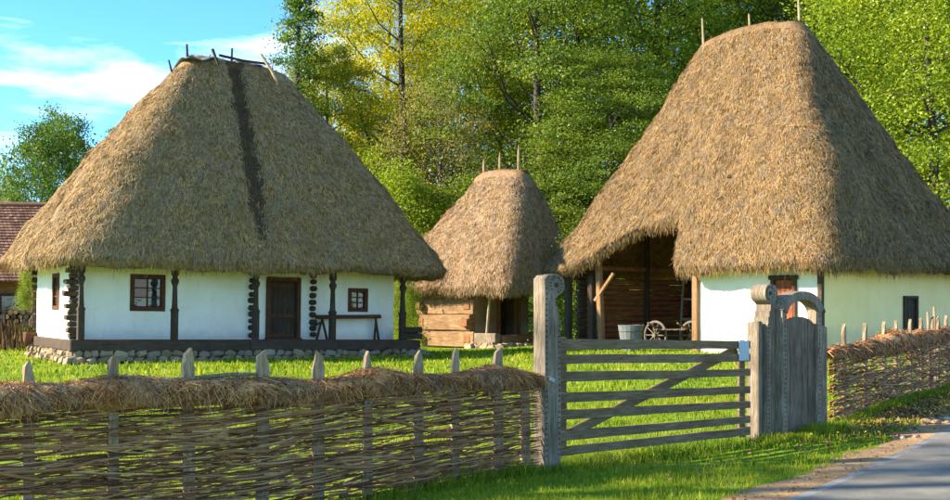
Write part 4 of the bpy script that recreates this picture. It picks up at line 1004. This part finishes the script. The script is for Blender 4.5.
# ================================================================ grass, gravel, fallen leaves
def in_rect(x, y, o, pad, x0, x1, y0, y1):
    a = -o.rotation_euler.z; dx, dy = x - o.location.x, y - o.location.y; lx, ly = dx * math.cos(a) - dy * math.sin(a), dx * math.sin(a) + dy * math.cos(a)
    return (lx > x0 - pad) & (lx < x1 + pad) & (ly > y0 - pad) & (ly < y1 + pad)
def blades(n, x, y, hl, wd, seed):
    rg = np.random.default_rng(seed)
    keep = (road_off(x, y) < -.40 + .16 * vnoise(np.stack([x * 2.4, y * 2.4, x * 0], -1), 31)) & ~in_rect(x, y, cot, .0, -.1, 10.6, -.1, 5) & ~in_rect(x, y, barn, -.05, 0, 7.5, 0, 9) & ~in_rect(x, y, hut, 0, .5, 4.6, .8, 5.3)
    keep &= np.abs(x / np.maximum(y, 1)) < .50
    bare = vnoise(np.stack([x * .9, y * .9, x * 0], -1), 41) + .6 * vnoise(np.stack([x * 3, y * 3, x * 0], -1), 42)
    keep &= (bare < .75) | (rg.random(len(x)) < .35)
    x, y = x[keep], y[keep]; n = len(x); z = gz(x, y); tall = 1 + .5 * vnoise(np.stack([x * 1.2, y * 1.2, x * 0], -1), 51) + .35 * vnoise(np.stack([x * 4, y * 4, x * 0], -1), 52)
    a = rg.uniform(0, 6.283, n); h = hl * rg.uniform(.5, 1.3, n) * tall; bend = rg.uniform(.1, .75, n) * h; w = wd * rg.uniform(.6, 1.3, n); f = rg.uniform(0, 6.283, n)
    dx, dy = np.cos(a), np.sin(a); sx, sy = np.cos(f), np.sin(f); V = np.empty((n, 5, 3))
    V[:, 0] = np.stack([x - sx * w, y - sy * w, z - .01], -1); V[:, 1] = np.stack([x + sx * w, y + sy * w, z - .01], -1)
    V[:, 2] = np.stack([x + dx * bend * .35 + sx * w * .7, y + dy * bend * .35 + sy * w * .7, z + h * .6], -1); V[:, 3] = np.stack([x + dx * bend * .35 - sx * w * .7, y + dy * bend * .35 - sy * w * .7, z + h * .6], -1)
    V[:, 4] = np.stack([x + dx * bend, y + dy * bend, z + h], -1)
    return V.reshape(-1, 3), n
def tri_faces(n):
    b = np.arange(n)[:, None] * 5; return np.concatenate([b + np.array([[0, 1, 2]]), b + np.array([[0, 2, 3]]), b + np.array([[3, 2, 4]])]).reshape(-1, 3)
rg = np.random.default_rng(91); VV, nn_ = [], 0
for (x0, x1, y0, y1, dens, hl, wd) in ((-4.5, 8, 6.5, 13, 1350, .052, .0035), (-6, 9, 13, 18, 620, .07, .006), (-10, 13, 18, 26, 190, .075, .011), (-20, 19, 26, 48, 65, .085, .019)):
    n = int((x1 - x0) * (y1 - y0) * dens); v, k = blades(n, rg.uniform(x0, x1, n), rg.uniform(y0, y1, n), hl, wd, int(dens)); VV.append(v); nn_ += k
# taller tufts at the feet of fence, posts and wicket
tx, ty = [], []
for P0, P1, k in ((LP, LQ, 2600), (RP, RQ, 7000), ((.8, 11.2), (3.6, 13.3), 2500), ((3.4, 13.1), (4.3, 14.0), 2500)):
    q = rg.uniform(-.3, 1.05, k); tx.append(P0[0] + (P1[0] - P0[0]) * q + rg.normal(.06, .10, k)); ty.append(P0[1] + (P1[1] - P0[1]) * q + rg.normal(-.06, .10, k))
tx, ty = np.concatenate(tx), np.concatenate(ty); v, k = blades(len(tx), tx, ty, .105, .004, 5); VV.append(v); nn_ += k
tag(link('grass', poly_mesh('grass', np.concatenate(VV), tri_faces(nn_)), M['grass']), 'short bright green grass of the yard and road verge', 'grass', kind='stuff')
m = MB(); rnd = random.Random(3)
for k in range(420):
    t_ = rnd.uniform(-6, 14); o_ = -abs(rnd.gauss(.18, .16)); ex, ey = road_edge(t_); x, y = float(ex) + .817 * o_, float(ey) - .576 * o_; r = rnd.choice((.005, .006, .008, .010, .014)); ball(m, (x, y, G(x, y) + r * .5 + .008), r, (1, 1.2, .7), .2, 5, 3)
for k in range(26):
    t_ = rnd.uniform(4.2, 9.5); o_ = -.3 + rnd.gauss(0, .1); ex, ey = road_edge(t_); x, y = float(ex) + .817 * o_, float(ey) - .576 * o_; r = rnd.uniform(.03, .07); ball(m, (x, y, G(x, y) + r * .4), r, (1.2, 1, .7), .2, 6, 4)
tag(m.build('gravel', M['gravel'], None, recalc=False), 'loose pebbles scattered on the dirt beside the asphalt', 'gravel', kind='stuff')
n = 4200; t_ = np.concatenate([rg.normal(7.0, 1.5, n - 160), rg.uniform(-3, 10, 160)]); o_ = np.concatenate([rg.normal(-.72, .2, n - 160), rg.uniform(-1.3, -.1, 160)]); ex, ey = road_edge(t_); x, y = ex + .817 * o_, ey - .576 * o_
p = np.stack([x, y, gz(x, y) + rg.uniform(.015, .07, n)], -1); nv = unit(rg.normal(0, .5, (n, 3)) + np.array([0, 0, 1.])); d1 = unit(np.cross(nv, rg.normal(0, 1, (n, 3)))); d2 = np.cross(nv, d1); s = rg.uniform(.025, .06, n)[:, None]
V = np.empty((n, 4, 3)); V[:, 0] = p - d1 * s * .5; V[:, 1] = p + d2 * s * .35; V[:, 2] = p + d1 * s * .5; V[:, 3] = p - d2 * s * .35
tag(link('fallen_leaves', poly_mesh('fallen_leaves', V.reshape(-1, 3), np.arange(n * 4).reshape(n, 4)), M['litter']), 'brown fallen leaves heaped along the verge under the fence', 'leaves', kind='stuff')
